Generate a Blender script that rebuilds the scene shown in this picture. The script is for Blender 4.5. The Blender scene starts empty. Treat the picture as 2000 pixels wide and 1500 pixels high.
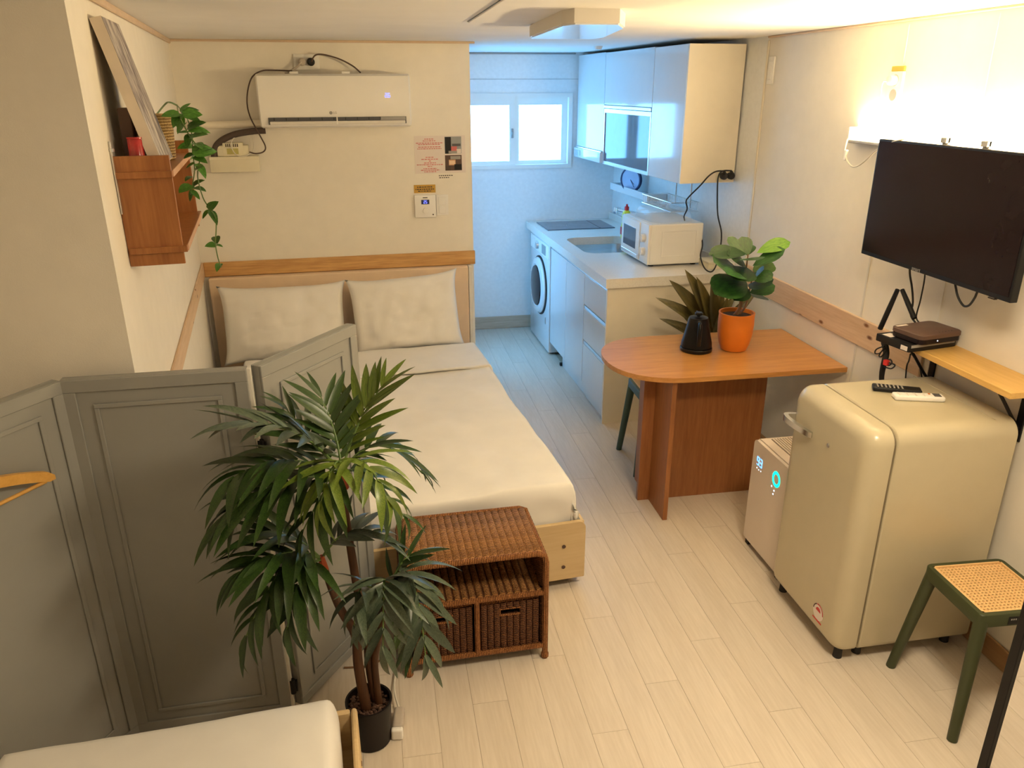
import bpy, bmesh, math, random
from mathutils import Vector, Matrix, Euler, noise
random.seed(7)
PI = math.pi
scene = bpy.context.scene
COL = scene.collection

# ---------------------------------------------------------------- camera, world, exposure
CAM = Vector((0.0, 0.0, 1.90))
RT = Vector((0.985306, -0.170777, -0.002858)); DN = Vector((-0.063958, -0.353392, -0.933287)); FW = Vector((0.158374, 0.919755, -0.359121))
FPX = 1508.0
cam_data = bpy.data.cameras.new('camera')
cam_data.sensor_width = 36.0
cam_data.lens = FPX / 2000.0 * 36.0
cam_data.clip_start = 0.02
cam = bpy.data.objects.new('camera', cam_data)
COL.objects.link(cam)
cam.matrix_world = Matrix(((RT.x, -DN.x, -FW.x, CAM.x), (RT.y, -DN.y, -FW.y, CAM.y), (RT.z, -DN.z, -FW.z, CAM.z), (0, 0, 0, 1)))
scene.camera = cam
scene.view_settings.view_transform = 'Standard'
scene.view_settings.look = 'None'
scene.view_settings.gamma = 1.0
scene.view_settings.use_curve_mapping = False
scene.view_settings.exposure = 0.72
LAMP_STRENGTH = 124.0
FILL_LAMP_STRENGTH = 46.0  # out-of-view lamp added as fill
LAMP_COLOR = (1.0, 0.755, 0.40)
WINDOW_STRENGTH = 5.2
FILL_DOOR_STRENGTH = 2.1
WINDOW_COLOR = (0.20, 0.57, 1.0)
world = bpy.data.worlds.new('world')
scene.world = world
world.use_nodes = True
world.node_tree.nodes['Background'].inputs[0].default_value = (0.55, 0.75, 1.0, 1)
world.node_tree.nodes['Background'].inputs[1].default_value = 1.0


# ---------------------------------------------------------------- measuring helpers (photo pixel -> point on a real plane)
def ray(x, y):
    return RT * (x - 1000.0) + DN * (y - 750.0) + FW * FPX


def onz(x, y, z):
    d = ray(x, y); return CAM + d * ((z - CAM.z) / d.z)


def ony(x, y, Y):
    d = ray(x, y); return CAM + d * ((Y - CAM.y) / d.y)


def onx(x, y, X):
    d = ray(x, y); return CAM + d * ((X - CAM.x) / d.x)


def onpl(x, y, p, n):
    d = ray(x, y); return CAM + d * ((Vector(p) - CAM).dot(n) / d.dot(n))


# ---------------------------------------------------------------- materials
MATS = {}


def newmat(name):
    m = bpy.data.materials.new(name); m.use_nodes = True
    nt = m.node_tree; b = nt.nodes['Principled BSDF']
    MATS[name] = m
    return m, nt, b


def coords(nt, scale=(1, 1, 1), kind='Object'):
    tc = nt.nodes.new('ShaderNodeTexCoord'); mp = nt.nodes.new('ShaderNodeMapping')
    nt.links.new(tc.outputs[kind], mp.inputs[0]); mp.inputs['Scale'].default_value = scale
    return mp.outputs[0]


def noise_tex(nt, vec, scale, detail=3.0, rough=0.55):
    n = nt.nodes.new('ShaderNodeTexNoise'); nt.links.new(vec, n.inputs['Vector'])
    n.inputs['Scale'].default_value = scale; n.inputs['Detail'].default_value = detail; n.inputs['Roughness'].default_value = rough
    return n.outputs['Fac']


def ramp(nt, fac, stops):
    r = nt.nodes.new('ShaderNodeValToRGB'); nt.links.new(fac, r.inputs[0])
    e = r.color_ramp.elements
    while len(e) < len(stops): e.new(0.5)
    for i, (p, c) in enumerate(stops):
        e[i].position = p; e[i].color = (c[0], c[1], c[2], 1)
    return r.outputs[0]


def add_bump(nt, b, height, strength, dist=0.002):
    n = nt.nodes.new('ShaderNodeBump'); nt.links.new(height, n.inputs['Height'])
    n.inputs['Strength'].default_value = strength; n.inputs['Distance'].default_value = dist
    nt.links.new(n.outputs[0], b.inputs['Normal'])


def sc(c, k): return tuple(min(1.0, max(0.0, v * k)) for v in c[:3])


def mat(name, col, rough=0.5, metal=0.0, var=0.06, vscale=12.0, bump=0.0, bscale=200.0, coat=0.0, spec=0.5):
    m, nt, b = newmat(name)
    v = coords(nt)
    f = noise_tex(nt, v, vscale)
    nt.links.new(ramp(nt, f, [(0.3, sc(col, 1 - var)), (0.7, sc(col, 1 + var))]), b.inputs['Base Color'])
    b.inputs['Roughness'].default_value = rough; b.inputs['Metallic'].default_value = metal
    b.inputs['Specular IOR Level'].default_value = spec
    if coat: b.inputs['Coat Weight'].default_value = coat; b.inputs['Coat Roughness'].default_value = 0.06
    if bump: add_bump(nt, b, noise_tex(nt, v, bscale, 4), bump)
    return m


def wood(name, dark, light, axis='x', fine=90.0, rough=0.45, knots=False, rand=0.0, stretch=14.0):
    m, nt, b = newmat(name)
    s = [1.0, 1.0, 1.0]
    for i, a in enumerate('xyz'):
        if a != axis: s[i] = stretch
    v = coords(nt, tuple(s))
    f1 = noise_tex(nt, v, fine / 14.0, 5, 0.6)
    f2 = noise_tex(nt, v, fine / 60.0, 3, 0.5)
    mx = nt.nodes.new('ShaderNodeMath'); mx.operation = 'MULTIPLY_ADD'
    nt.links.new(f1, mx.inputs[0]); mx.inputs[1].default_value = 0.55
    m2 = nt.nodes.new('ShaderNodeMath'); m2.operation = 'MULTIPLY'; nt.links.new(f2, m2.inputs[0]); m2.inputs[1].default_value = 0.45
    nt.links.new(m2.outputs[0], mx.inputs[2])
    fac = mx.outputs[0]
    colr = ramp(nt, fac, [(0.32, dark), (0.5, tuple((a + c) / 2 for a, c in zip(dark, light))), (0.68, light)])
    if knots:
        vo = nt.nodes.new('ShaderNodeTexVoronoi'); k = [1.0, 1.0, 1.0]
        k['xyz'.index(axis)] = 0.45
        nt.links.new(coords(nt, tuple(k)), vo.inputs['Vector']); vo.inputs['Scale'].default_value = 9.0
        kr = ramp(nt, vo.outputs['Distance'], [(0.04, (0.25, 0.12, 0.05)), (0.10, (1, 1, 1))])
        mm = nt.nodes.new('ShaderNodeMix'); mm.data_type = 'RGBA'; mm.blend_type = 'MULTIPLY'; mm.inputs[0].default_value = 1.0
        nt.links.new(colr, mm.inputs[6]); nt.links.new(kr, mm.inputs[7]); colr = mm.outputs[2]
    if rand:
        oi = nt.nodes.new('ShaderNodeObjectInfo'); h = nt.nodes.new('ShaderNodeHueSaturation')
        mr = nt.nodes.new('ShaderNodeMapRange'); nt.links.new(oi.outputs['Random'], mr.inputs[0])
        mr.inputs['To Min'].default_value = 1 - rand; mr.inputs['To Max'].default_value = 1 + rand
        nt.links.new(mr.outputs[0], h.inputs['Value']); nt.links.new(colr, h.inputs['Color']); colr = h.outputs[0]
    nt.links.new(colr, b.inputs['Base Color'])
    b.inputs['Roughness'].default_value = rough
    add_bump(nt, b, f1, 0.12, 0.001)
    return m


def emit(name, col, strength):
    m, nt, b = newmat(name)
    b.inputs['Base Color'].default_value = (*col, 1)
    b.inputs['Emission Color'].default_value = (*col, 1)
    b.inputs['Emission Strength'].default_value = strength
    return m


def leafmat(name, dark, light, rough=0.35, streak=40.0):
    m, nt, b = newmat(name)
    v = coords(nt, (2, streak, streak))
    f = noise_tex(nt, v, 2.0, 3)
    colr = ramp(nt, f, [(0.3, dark), (0.7, light)])
    oi = nt.nodes.new('ShaderNodeObjectInfo'); h = nt.nodes.new('ShaderNodeHueSaturation')
    mr = nt.nodes.new('ShaderNodeMapRange'); nt.links.new(oi.outputs['Random'], mr.inputs[0])
    mr.inputs['To Min'].default_value = 0.6; mr.inputs['To Max'].default_value = 1.35
    nt.links.new(mr.outputs[0], h.inputs['Value']); nt.links.new(colr, h.inputs['Color'])
    nt.links.new(h.outputs[0], b.inputs['Base Color'])
    b.inputs['Roughness'].default_value = rough
    return m


mat('wall_paper', (0.87, 0.82, 0.73), 0.85, var=0.02, bump=0.25, bscale=420)
mat('ceiling_paper', (0.87, 0.85, 0.825), 0.85, var=0.03, vscale=3, bump=0.2, bscale=260)
mat('kitchen_panel', (0.86, 0.87, 0.87), 0.35, var=0.03, vscale=40, bump=0.08, bscale=300)
wood('floor_wood', (0.63, 0.545, 0.445), (0.74, 0.655, 0.555), 'y', 110, 0.40, rand=0.025)
mat('floor_joint', (0.52, 0.42, 0.31), 0.7)
wood('pine_rail', (0.44, 0.22, 0.07), (0.76, 0.46, 0.18), 'x', 110, 0.5, knots=True)
wood('pine_pale', (0.62, 0.42, 0.26), (0.76, 0.56, 0.38), 'x', 110, 0.5, knots=True)
wood('baseboard_wood', (0.36, 0.20, 0.09), (0.50, 0.30, 0.15), 'x', 90, 0.5)
wood('kitchen_base_wood', (0.42, 0.33, 0.24), (0.62, 0.52, 0.40), 'x', 90, 0.5, knots=True)
mat('cornice', (0.66, 0.50, 0.36), 0.6)
mat('white_plastic', (0.88, 0.855, 0.81), 0.35, var=0.01)
mat('cream_plastic', (0.78, 0.72, 0.55), 0.45, var=0.02)
mat('white_gloss', (0.74, 0.76, 0.78), 0.12, var=0.01, coat=0.6)
mat('white_side', (0.86, 0.79, 0.66), 0.4, var=0.02)
mat('counter_stone', (0.80, 0.77, 0.72), 0.18, var=0.06, vscale=160)
mat('steel', (0.62, 0.62, 0.62), 0.25, 1.0, var=0.05)
mat('aluminium', (0.75, 0.77, 0.80), 0.3, 1.0, var=0.02)
mat('chrome', (0.85, 0.85, 0.85), 0.08, 1.0, var=0.0)
mat('black_plastic', (0.009, 0.009, 0.010), 0.4, var=0.1, spec=0.3)
mat('black_rubber', (0.015, 0.014, 0.014), 0.65, var=0.1)
mat('black_glass', (0.012, 0.007, 0.009), 0.16, var=0.1, spec=0.22)
mat('black_metal', (0.008, 0.007, 0.008), 0.4, var=0.1, spec=0.25)
mat('grey_plastic', (0.35, 0.34, 0.33), 0.5)
mat('dark_grey', (0.08, 0.08, 0.085), 0.5)
mat('hob_glass', (0.10, 0.12, 0.16), 0.06, var=0.05)
mat('fridge_cream', (0.55, 0.485, 0.335), 0.32, var=0.02, coat=0.3)
mat('gasket', (0.20, 0.16, 0.10), 0.7)
mat('purifier_white', (0.78, 0.68, 0.60), 0.35, var=0.01)
mat('linen', (0.85, 0.82, 0.775), 0.9, var=0.03, vscale=6, bump=0.25, bscale=900)
mat('linen_pale', (0.86, 0.83, 0.785), 0.9, var=0.03, vscale=6, bump=0.25, bscale=900)
mat('headboard_fabric', (0.80, 0.61, 0.43), 0.8, var=0.03, bump=0.2, bscale=700)
wood('ply', (0.58, 0.42, 0.22), (0.68, 0.52, 0.30), 'x', 70, 0.6)
wood('ply_edge', (0.60, 0.42, 0.20), (0.72, 0.54, 0.30), 'x', 90, 0.6)
mat('screen_grey', (0.315, 0.315, 0.295), 0.6, var=0.02)
mat('white_or_lit_edge', (0.82, 0.78, 0.70), 0.6)
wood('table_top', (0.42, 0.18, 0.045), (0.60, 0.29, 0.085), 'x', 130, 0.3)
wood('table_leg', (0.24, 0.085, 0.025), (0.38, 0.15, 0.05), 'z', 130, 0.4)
wood('shelf_wood', (0.27, 0.095, 0.025), (0.42, 0.17, 0.05), 'z', 120, 0.4)
mat('shelf_edge', (0.62, 0.36, 0.20), 0.5)
wood('yellow_wood', (0.62, 0.36, 0.09), (0.76, 0.48, 0.16), 'y', 110, 0.4)
wood('hanger_wood', (0.66, 0.34, 0.07), (0.80, 0.46, 0.12), 'x', 110, 0.35)
mat('stool_green', (0.042, 0.052, 0.018), 0.45, var=0.04)
mat('stool_teal', (0.05, 0.10, 0.085), 0.45, var=0.04)
mat('cane', (0.80, 0.52, 0.24), 0.6, var=0.06, vscale=60)
mat('cane_dark', (0.30, 0.14, 0.05), 0.8)
mat('pot_orange', (0.72, 0.20, 0.018), 0.5, var=0.08, vscale=8)
mat('pot_black', (0.009, 0.006, 0.006), 0.5, spec=0.3)
mat('soil', (0.035, 0.022, 0.014), 0.95, var=0.3, vscale=80)
mat('gravel', (0.13, 0.065, 0.045), 0.6, var=0.5, vscale=70)
wood('trunk_bark', (0.045, 0.018, 0.008), (0.15, 0.062, 0.024), 'z', 80, 0.7)
mat('stem_brown', (0.20, 0.10, 0.045), 0.6)
mat('stem_red', (0.45, 0.08, 0.02), 0.6)
mat('stem_green', (0.12, 0.20, 0.05), 0.5)
leafmat('palm_leaf', (0.012, 0.033, 0.008), (0.045, 0.090, 0.014))
leafmat('palm_leaf_grey', (0.035, 0.060, 0.038), (0.11, 0.14, 0.085))
leafmat('palm_leaf_light', (0.06, 0.12, 0.010), (0.17, 0.22, 0.03))
leafmat('fig_leaf', (0.008, 0.042, 0.006), (0.03, 0.105, 0.014), 0.42, 12)
leafmat('fig_leaf_light', (0.07, 0.18, 0.012), (0.13, 0.27, 0.025), 0.45, 12)
leafmat('cordyline_leaf', (0.050, 0.050, 0.014), (0.14, 0.11, 0.035), 0.4, 12)
leafmat('ivy_leaf', (0.03, 0.12, 0.01), (0.10, 0.28, 0.03), 0.4, 8)
mat('kettle_black', (0.006, 0.006, 0.007), 0.3, var=0.05, spec=0.25)
mat('red_label', (0.60, 0.03, 0.03), 0.5)
mat('red_jar', (0.42, 0.03, 0.03), 0.18, var=0.3, vscale=30)
mat('ink_red', (0.62, 0.16, 0.15), 0.7)
mat('ink_black', (0.05, 0.045, 0.04), 0.7)
mat('ink_grey', (0.35, 0.33, 0.30), 0.6)
mat('paper', (0.80, 0.72, 0.67), 0.6, var=0.01)
mat('kraft_paper', (0.58, 0.34, 0.06), 0.7)
mat('dark_brown', (0.10, 0.055, 0.04), 0.6)
mat('bottle_yellow', (0.78, 0.80, 0.05), 0.3, var=0.05)
mat('bottle_red', (0.60, 0.03, 0.04), 0.4)
mat('clock_navy', (0.02, 0.03, 0.12), 0.4)
mat('clock_face', (0.45, 0.58, 0.85), 0.4)
mat('wire_white', (0.80, 0.82, 0.84), 0.4)
mat('lamp_plastic', (0.74, 0.70, 0.64), 0.4, var=0.01)
mat('adapter_grey', (0.50, 0.44, 0.38), 0.5)
mat('lens_grey', (0.30, 0.32, 0.33), 0.3)
mat('canvas_edge', (0.70, 0.61, 0.50), 0.8)
mat('device_cream', (0.80, 0.74, 0.55), 0.5)
mat('device_label', (0.52, 0.47, 0.16), 0.6)
mat('insulation', (0.08, 0.055, 0.045), 0.8)
mat('cord_brown', (0.10, 0.06, 0.045), 0.6)
mat('cord_white', (0.75, 0.70, 0.60), 0.5)
mat('mirror_glass', (0.9, 0.9, 0.9), 0.01, 1.0, var=0.0)
emit('led_diffuser', LAMP_COLOR, LAMP_STRENGTH)
emit('fill_diffuser', (1.0, 0.82, 0.56), FILL_LAMP_STRENGTH)
emit('window_glow', WINDOW_COLOR, WINDOW_STRENGTH)
emit('fill_door_glow', WINDOW_COLOR, FILL_DOOR_STRENGTH)
emit('digit_blue', (0.10, 0.35, 1.0), 2.2)
emit('digit_violet', (0.16, 0.20, 1.0), 1.6)
emit('ring_teal', (0.0, 0.85, 0.50), 1.6)
emit('dot_white', (0.75, 0.85, 1.0), 1.6)


def rattan(name, dark, light, axis_rows='x', rows=150.0):
    m, nt, b = newmat(name)
    v = coords(nt)
    w = nt.nodes.new('ShaderNodeTexWave'); nt.links.new(v, w.inputs['Vector'])
    w.bands_direction = axis_rows.upper(); w.inputs['Scale'].default_value = rows / 6.283 * 2
    w.inputs['Distortion'].default_value = 2.5; w.inputs['Detail'].default_value = 2; w.inputs['Detail Scale'].default_value = 6
    n = noise_tex(nt, v, 60, 4)
    mx = nt.nodes.new('ShaderNodeMath'); mx.operation = 'MULTIPLY'; nt.links.new(w.outputs['Fac'], mx.inputs[0]); nt.links.new(n, mx.inputs[1])
    nt.links.new(ramp(nt, mx.outputs[0], [(0.05, dark), (0.45, light)]), b.inputs['Base Color'])
    b.inputs['Roughness'].default_value = 0.6
    b.inputs['Specular IOR Level'].default_value = 0.3
    add_bump(nt, b, w.outputs['Fac'], 0.9, 0.004)
    return m


rattan('rattan_rib', (0.10, 0.034, 0.009), (0.60, 0.29, 0.10), 'y', 130)
rattan('rattan_wrap', (0.14, 0.045, 0.013), (0.52, 0.22, 0.075), 'x', 170)
rattan('rattan_basket', (0.045, 0.014, 0.005), (0.22, 0.085, 0.032), 'z', 130)
rattan('woven_seagrass', (0.28, 0.16, 0.05), (0.66, 0.46, 0.20), 'z', 110)


def painting(name):
    m, nt, b = newmat(name)
    v = coords(nt, (16, 16, 3.5))
    f = noise_tex(nt, v, 2.0, 6, 0.65)
    nt.links.new(ramp(nt, f, [(0.35, (0.10, 0.08, 0.09)), (0.5, (0.34, 0.30, 0.29)), (0.62, (0.55, 0.51, 0.47)), (0.75, (0.72, 0.68, 0.62))]), b.inputs['Base Color'])
    b.inputs['Roughness'].default_value = 0.7
    return m


painting('grey_painting')


def glassy(name, col, alpha, rough=0.05):
    m, nt, b = newmat(name)
    b.inputs['Base Color'].default_value = (*col, 1); b.inputs['Roughness'].default_value = rough
    b.inputs['Alpha'].default_value = alpha
    return m


glassy('clear_plastic', (0.85, 0.88, 0.92), 0.22)
glassy('cabinet_glass', (0.25, 0.42, 0.50), 0.72, 0.04)


# ---------------------------------------------------------------- mesh helpers
def new(): return bmesh.new()


def box(bm, c, s, rz=0.0, bev=0.0, seg=2, R=None):
    r = bmesh.ops.create_cube(bm, size=1.0)
    vs = r['verts']
    M3 = R if R is not None else Matrix.Rotation(rz, 3, 'Z')
    for v in vs: v.co = Vector((v.co.x * s[0], v.co.y * s[1], v.co.z * s[2]))
    if bev > 0:
        es = list({e for v in vs for e in v.link_edges})
        g = bmesh.ops.bevel(bm, geom=es, offset=bev, segments=seg, profile=0.6, affect='EDGES')
        vs = list({v for f in g['faces'] for v in f.verts} | {v for v in vs if v.is_valid})
    vs = [v for v in vs if v.is_valid]
    allv = set(vs)
    stack = list(vs)
    while stack:
        v = stack.pop()
        for e in v.link_edges:
            o = e.other_vert(v)
            if o not in allv: allv.add(o); stack.append(o)
    for v in allv: v.co = M3 @ v.co + Vector(c)
    return bm


def b2(bm, x0, x1, y0, y1, z0, z1, bev=0.0, seg=2):
    return box(bm, ((x0 + x1) / 2, (y0 + y1) / 2, (z0 + z1) / 2), (abs(x1 - x0), abs(y1 - y0), abs(z1 - z0)), 0, bev, seg)


def catmull(pts, n=6):
    P = [Vector(p) for p in pts]
    if len(P) < 3: return P
    out = []
    for i in range(len(P) - 1):
        p0 = P[max(i - 1, 0)]; p1 = P[i]; p2 = P[i + 1]; p3 = P[min(i + 2, len(P) - 1)]
        for k in range(n):
            t = k / n
            out.append(0.5 * ((2 * p1) + (p2 - p0) * t + (2 * p0 - 5 * p1 + 4 * p2 - p3) * t * t + (3 * p1 - p0 - 3 * p2 + p3) * t ** 3))
    out.append(P[-1]); return out


def tube(bm, pts, r, n=8, smooth=0, caps=True):
    P = catmull(pts, smooth) if smooth else [Vector(p) for p in pts]
    rr = r if isinstance(r, (list, tuple)) else None
    rings = []; up = None
    for i, p in enumerate(P):
        t = (P[min(i + 1, len(P) - 1)] - P[max(i - 1, 0)])
        if t.length < 1e-9: t = Vector((0, 0, 1))
        t.normalize()
        if up is None:
            up = Vector((0, 0, 1)) if abs(t.z) < 0.9 else Vector((1, 0, 0))
        a = t.cross(up)
        if a.length < 1e-6: a = t.cross(Vector((0.3, 1, 0.2)))
        a.normalize(); b = a.cross(t).normalized(); up = b
        if rr:
            q = i / (len(P) - 1) * (len(rr) - 1); j = min(int(q), len(rr) - 2); rad = rr[j] + (rr[j + 1] - rr[j]) * (q - j)
        else: rad = r
        rings.append([bm.verts.new(p + (a * math.cos(2 * PI * k / n) + b * math.sin(2 * PI * k / n)) * rad) for k in range(n)])
    for i in range(len(rings) - 1):
        for k in range(n):
            bm.faces.new((rings[i][k], rings[i][(k + 1) % n], rings[i + 1][(k + 1) % n], rings[i + 1][k]))
    if caps:
        bm.faces.new(rings[0][::-1]); bm.faces.new(rings[-1])
    return bm


def lathe(bm, prof, c=(0, 0, 0), n=32, axis='z', closed=False):
    rings = []
    for (r, z) in prof:
        ring = []
        for k in range(n):
            a = 2 * PI * k / n
            if axis == 'z': p = Vector((r * math.cos(a), r * math.sin(a), z))
            elif axis == 'x': p = Vector((z, r * math.cos(a), r * math.sin(a)))
            else: p = Vector((r * math.cos(a), z, r * math.sin(a)))
            ring.append(bm.verts.new(p + Vector(c)))
        rings.append(ring)
    for i in range(len(rings) - 1):
        for k in range(n):
            bm.faces.new((rings[i][k], rings[i][(k + 1) % n], rings[i + 1][(k + 1) % n], rings[i + 1][k]))
    if closed:
        for k in range(n): bm.faces.new((rings[-1][k], rings[-1][(k + 1) % n], rings[0][(k + 1) % n], rings[0][k]))
    else:
        bm.faces.new(rings[0][::-1]); bm.faces.new(rings[-1])
    bmesh.ops.recalc_face_normals(bm, faces=bm.faces[:])
    return bm


def prism(bm, pts, z0, z1):
    lo = [bm.verts.new((p[0], p[1], z0)) for p in pts]; hi = [bm.verts.new((p[0], p[1], z1)) for p in pts]
    n = len(pts)
    bm.faces.new(lo[::-1]); bm.faces.new(hi)
    for i in range(n): bm.faces.new((lo[i], lo[(i + 1) % n], hi[(i + 1) % n], hi[i]))
    bmesh.ops.recalc_face_normals(bm, faces=bm.faces[:])
    return bm


def rrect(x0, x1, y0, y1, r, n=6):
    if not isinstance(r, (list, tuple)): r = (r, r, r, r)
    out = []
    for (cx, cy, a0, q) in ((x1 - r[0], y1 - r[0], 0, r[0]), (x0 + r[1], y1 - r[1], PI / 2, r[1]), (x0 + r[2], y0 + r[2], PI, r[2]), (x1 - r[3], y0 + r[3], 1.5 * PI, r[3])):
        for k in range(n + 1):
            a = a0 + PI / 2 * k / n
            out.append((cx + q * math.cos(a), cy + q * math.sin(a)))
    return out


def loft(bm, loops):
    R_ = [[bm.verts.new(p) for p in L] for L in loops]
    n = len(R_[0])
    for i in range(len(R_) - 1):
        for k in range(n): bm.faces.new((R_[i][k], R_[i][(k + 1) % n], R_[i + 1][(k + 1) % n], R_[i + 1][k]))
    bm.faces.new(R_[0][::-1]); bm.faces.new(R_[-1])
    bmesh.ops.recalc_face_normals(bm, faces=bm.faces[:])
    return bm


def move(bm, M4):
    bmesh.ops.transform(bm, matrix=M4, verts=bm.verts[:]); return bm


# ---------------------------------------------------------------- object helpers
def setp(o, label=None, cat=None, group=None, kind=None):
    if label: o['label'] = label
    if cat: o['category'] = cat
    if group: o['group'] = group
    if kind: o['kind'] = kind
    return o


def obj(name, bm, m, parent=None, smooth=False, label=None, cat=None, group=None, kind=None, W=False, loc=None, rotz=0.0):
    me = bpy.data.meshes.new(name)
    if W and parent is not None: bmesh.ops.transform(bm, matrix=parent_matrix(parent).inverted(), verts=bm.verts[:])
    bm.normal_update(); bm.to_mesh(me); bm.free()
    me.materials.append(MATS[m])
    if smooth:
        for p in me.polygons: p.use_smooth = True
        if smooth != 'all':
            try: me.set_sharp_from_angle(angle=math.radians(38))
            except Exception: pass
    o = bpy.data.objects.new(name, me); COL.objects.link(o)
    if parent is not None: o.parent = parent
    if loc is not None: o.location = loc; o.rotation_euler = (0, 0, rotz)
    return setp(o, label, cat, group, kind)


def parent_matrix(o):
    M4 = Matrix.LocRotScale(o.location, o.rotation_euler, o.scale)
    return parent_matrix(o.parent) @ M4 if o.parent else M4


def thing(name, label, cat, loc=(0, 0, 0), rotz=0.0, group=None, kind=None):
    o = bpy.data.objects.new(name, None); COL.objects.link(o)
    o.empty_display_size = 0.05
    o.location = loc; o.rotation_euler = (0, 0, rotz)
    return setp(o, label, cat, group, kind)


def inst(o_src, parent, M4, name=None):
    c = bpy.data.objects.new(name or o_src.name.split('.')[0], o_src.data); COL.objects.link(c)
    c.parent = parent; c.matrix_local = M4
    return c


def textobj(name, body, size, M4, m, parent, depth=0.0004):
    cu = bpy.data.curves.new(name, 'FONT'); cu.body = body; cu.size = size; cu.extrude = depth
    cu.align_x = 'CENTER'; cu.align_y = 'CENTER'
    tmp = bpy.data.objects.new(name + '_tmp', cu); COL.objects.link(tmp)
    me = bpy.data.meshes.new_from_object(tmp)
    bpy.data.objects.remove(tmp)
    me.materials.clear(); me.materials.append(MATS[m])
    o = bpy.data.objects.new(name, me); COL.objects.link(o); o.parent = parent; o.matrix_local = M4
    return o


def basis(x, y, z, loc):
    x = Vector(x); y = Vector(y); z = Vector(z); l = Vector(loc)
    return Matrix(((x.x, y.x, z.x, l.x), (x.y, y.y, z.y, l.y), (x.z, y.z, z.z, l.z), (0, 0, 0, 1)))


def FACE_NX(loc): return basis((0, -1, 0), (0, 0, 1), (-1, 0, 0), loc)   # print on a face that looks towards -X
def FACE_NY(loc): return basis((1, 0, 0), (0, 0, 1), (0, -1, 0), loc)    # print on a face that looks towards -Y


SEG = {'0': 'abcdef', '1': 'bc', '2': 'abged', '3': 'abgcd', '4': 'fgbc', '5': 'afgcd', '6': 'afgedc', '7': 'abc', '8': 'abcdefg', '9': 'abcdfg'}


def digits(text, h, th=0.0006):
    bm = new(); w = h * 0.5; t = h * 0.13
    n = len(text); adv = h * 0.75
    for i, ch in enumerate(text):
        ox = (i - (n - 1) / 2) * adv
        for s in SEG[ch]:
            if s == 'a': c, d = (ox, h / 2, 0), (w, t, th)
            if s == 'g': c, d = (ox, 0, 0), (w, t, th)
            if s == 'd': c, d = (ox, -h / 2, 0), (w, t, th)
            if s == 'f': c, d = (ox - w / 2, h / 4, 0), (t, h / 2, th)
            if s == 'b': c, d = (ox + w / 2, h / 4, 0), (t, h / 2, th)
            if s == 'e': c, d = (ox - w / 2, -h / 4, 0), (t, h / 2, th)
            if s == 'c': c, d = (ox + w / 2, -h / 4, 0), (t, h / 2, th)
            box(bm, c, d)
    return bm


# ================================================================ THE SETTING
ZC = 2.14
XW = 2.045
YK = 6.18
A0 = Vector((-1.02, 4.66, 0)); A1 = Vector((0.575, 4.73, 0))          # wall behind the bed
UB = (A1 - A0).normalized(); NB = Vector((UB.y, -UB.x, 0)); RZB = math.atan2(UB.y, UB.x)
L0 = Vector((-1.02, 4.66, 0)); L1 = Vector((-0.677, 2.12, 0))         # left wall
UL = (L1 - L0).normalized(); NL = Vector((-UL.y, UL.x, 0))


def Bp(s, off, z): return A0 + UB * s + NB * off + Vector((0, 0, z))
def Lp(s, off, z): return L0 + UL * s + NL * off + Vector((0, 0, z))


# floor with single planks
fl = new(); b2(fl, -1.9, XW + 0.1, -1.3, YK + 0.1, -0.08, -0.004)
floor = obj('floor', fl, 'floor_joint', kind='structure')
PW, PLN = 0.118, 0.92
shared = {}
col = 0
x = -1.68
while x < XW - 0.02:
    y = 0.55 - (col * 0.37) % PLN
    x1 = min(x + PW, XW)
    while y < YK:
        ya, yb = max(y, 0.55), min(y + PLN, YK)
        xm = (x + x1) / 2
        lim = -0.382 - 0.137 * max(ya, 2.12)
        if yb - ya > 0.03 and not (ya > 2.15 and x1 < lim - 0.02) and not (xm > 1.32 and ya > 4.3) and not (xm < 0.5 and ya > 4.75):
            key = (round(x1 - x, 3), round(yb - ya, 3))
            if key not in shared:
                bm = new(); box(bm, (0, 0, -0.003), (key[0] - 0.0009, key[1] - 0.0009, 0.006))
                me = bpy.data.meshes.new('plank'); bm.to_mesh(me); bm.free(); me.materials.append(MATS['floor_wood']); shared[key] = me
            o = bpy.data.objects.new('plank', shared[key]); COL.objects.link(o); o.parent = floor
            o.location = (xm, (ya + yb) / 2, 0)
        y += PLN
    x += PW; col += 1
bm = new(); b2(bm, -1.68, XW, -1.2, 0.548, -0.006, 0.0)
obj('plank_field', bm, 'floor_wood', floor, kind='stuff')

bm = new(); b2(bm, -1.9, XW + 0.1, -1.3, YK + 0.1, ZC, ZC + 0.1)
ceiling = obj('ceiling', bm, 'ceiling_paper', kind='structure')


def wallprism(name, pts, m='wall_paper', z0=-0.004, z1=ZC):
    bm = new(); prism(bm, [tuple(p[:2]) for p in pts], z0, z1)
    return obj(name, bm, m, kind='structure')


wallprism('wall_right', [(XW, -1.2), (XW + 0.1, -1.2), (XW + 0.1, 4.05), (XW, 4.05)])
wall_kr = wallprism('wall_kitchen_right', [(XW, 4.05), (XW + 0.1, 4.05), (2.0, YK + 0.1), (1.90, YK + 0.1), (1.90, YK)], 'kitchen_panel')
wallprism('wall_back', [A0, A1, A1 - NB * 0.11, A0 - NB * 0.11 - UB * 0.2])
wallprism('wall_kitchen_left', [(0.47, 4.83), (0.575, 4.835), (0.575, YK), (0.47, YK)], 'kitchen_panel')
wallprism('wall_left', [L0, L1, L1 - NL * 0.1 + Vector((0, 0.1, 0)), L0 - NL * 0.1])
wallprism('wall_pillar', [(-0.677, 2.12), (-0.79, 2.24), (-1.8, 2.24), (-1.8, 2.12)])
wallprism('wall_left_front', [(-1.8, 2.12), (-1.7, 2.12), (-1.7, -1.2), (-1.8, -1.2)])
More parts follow.
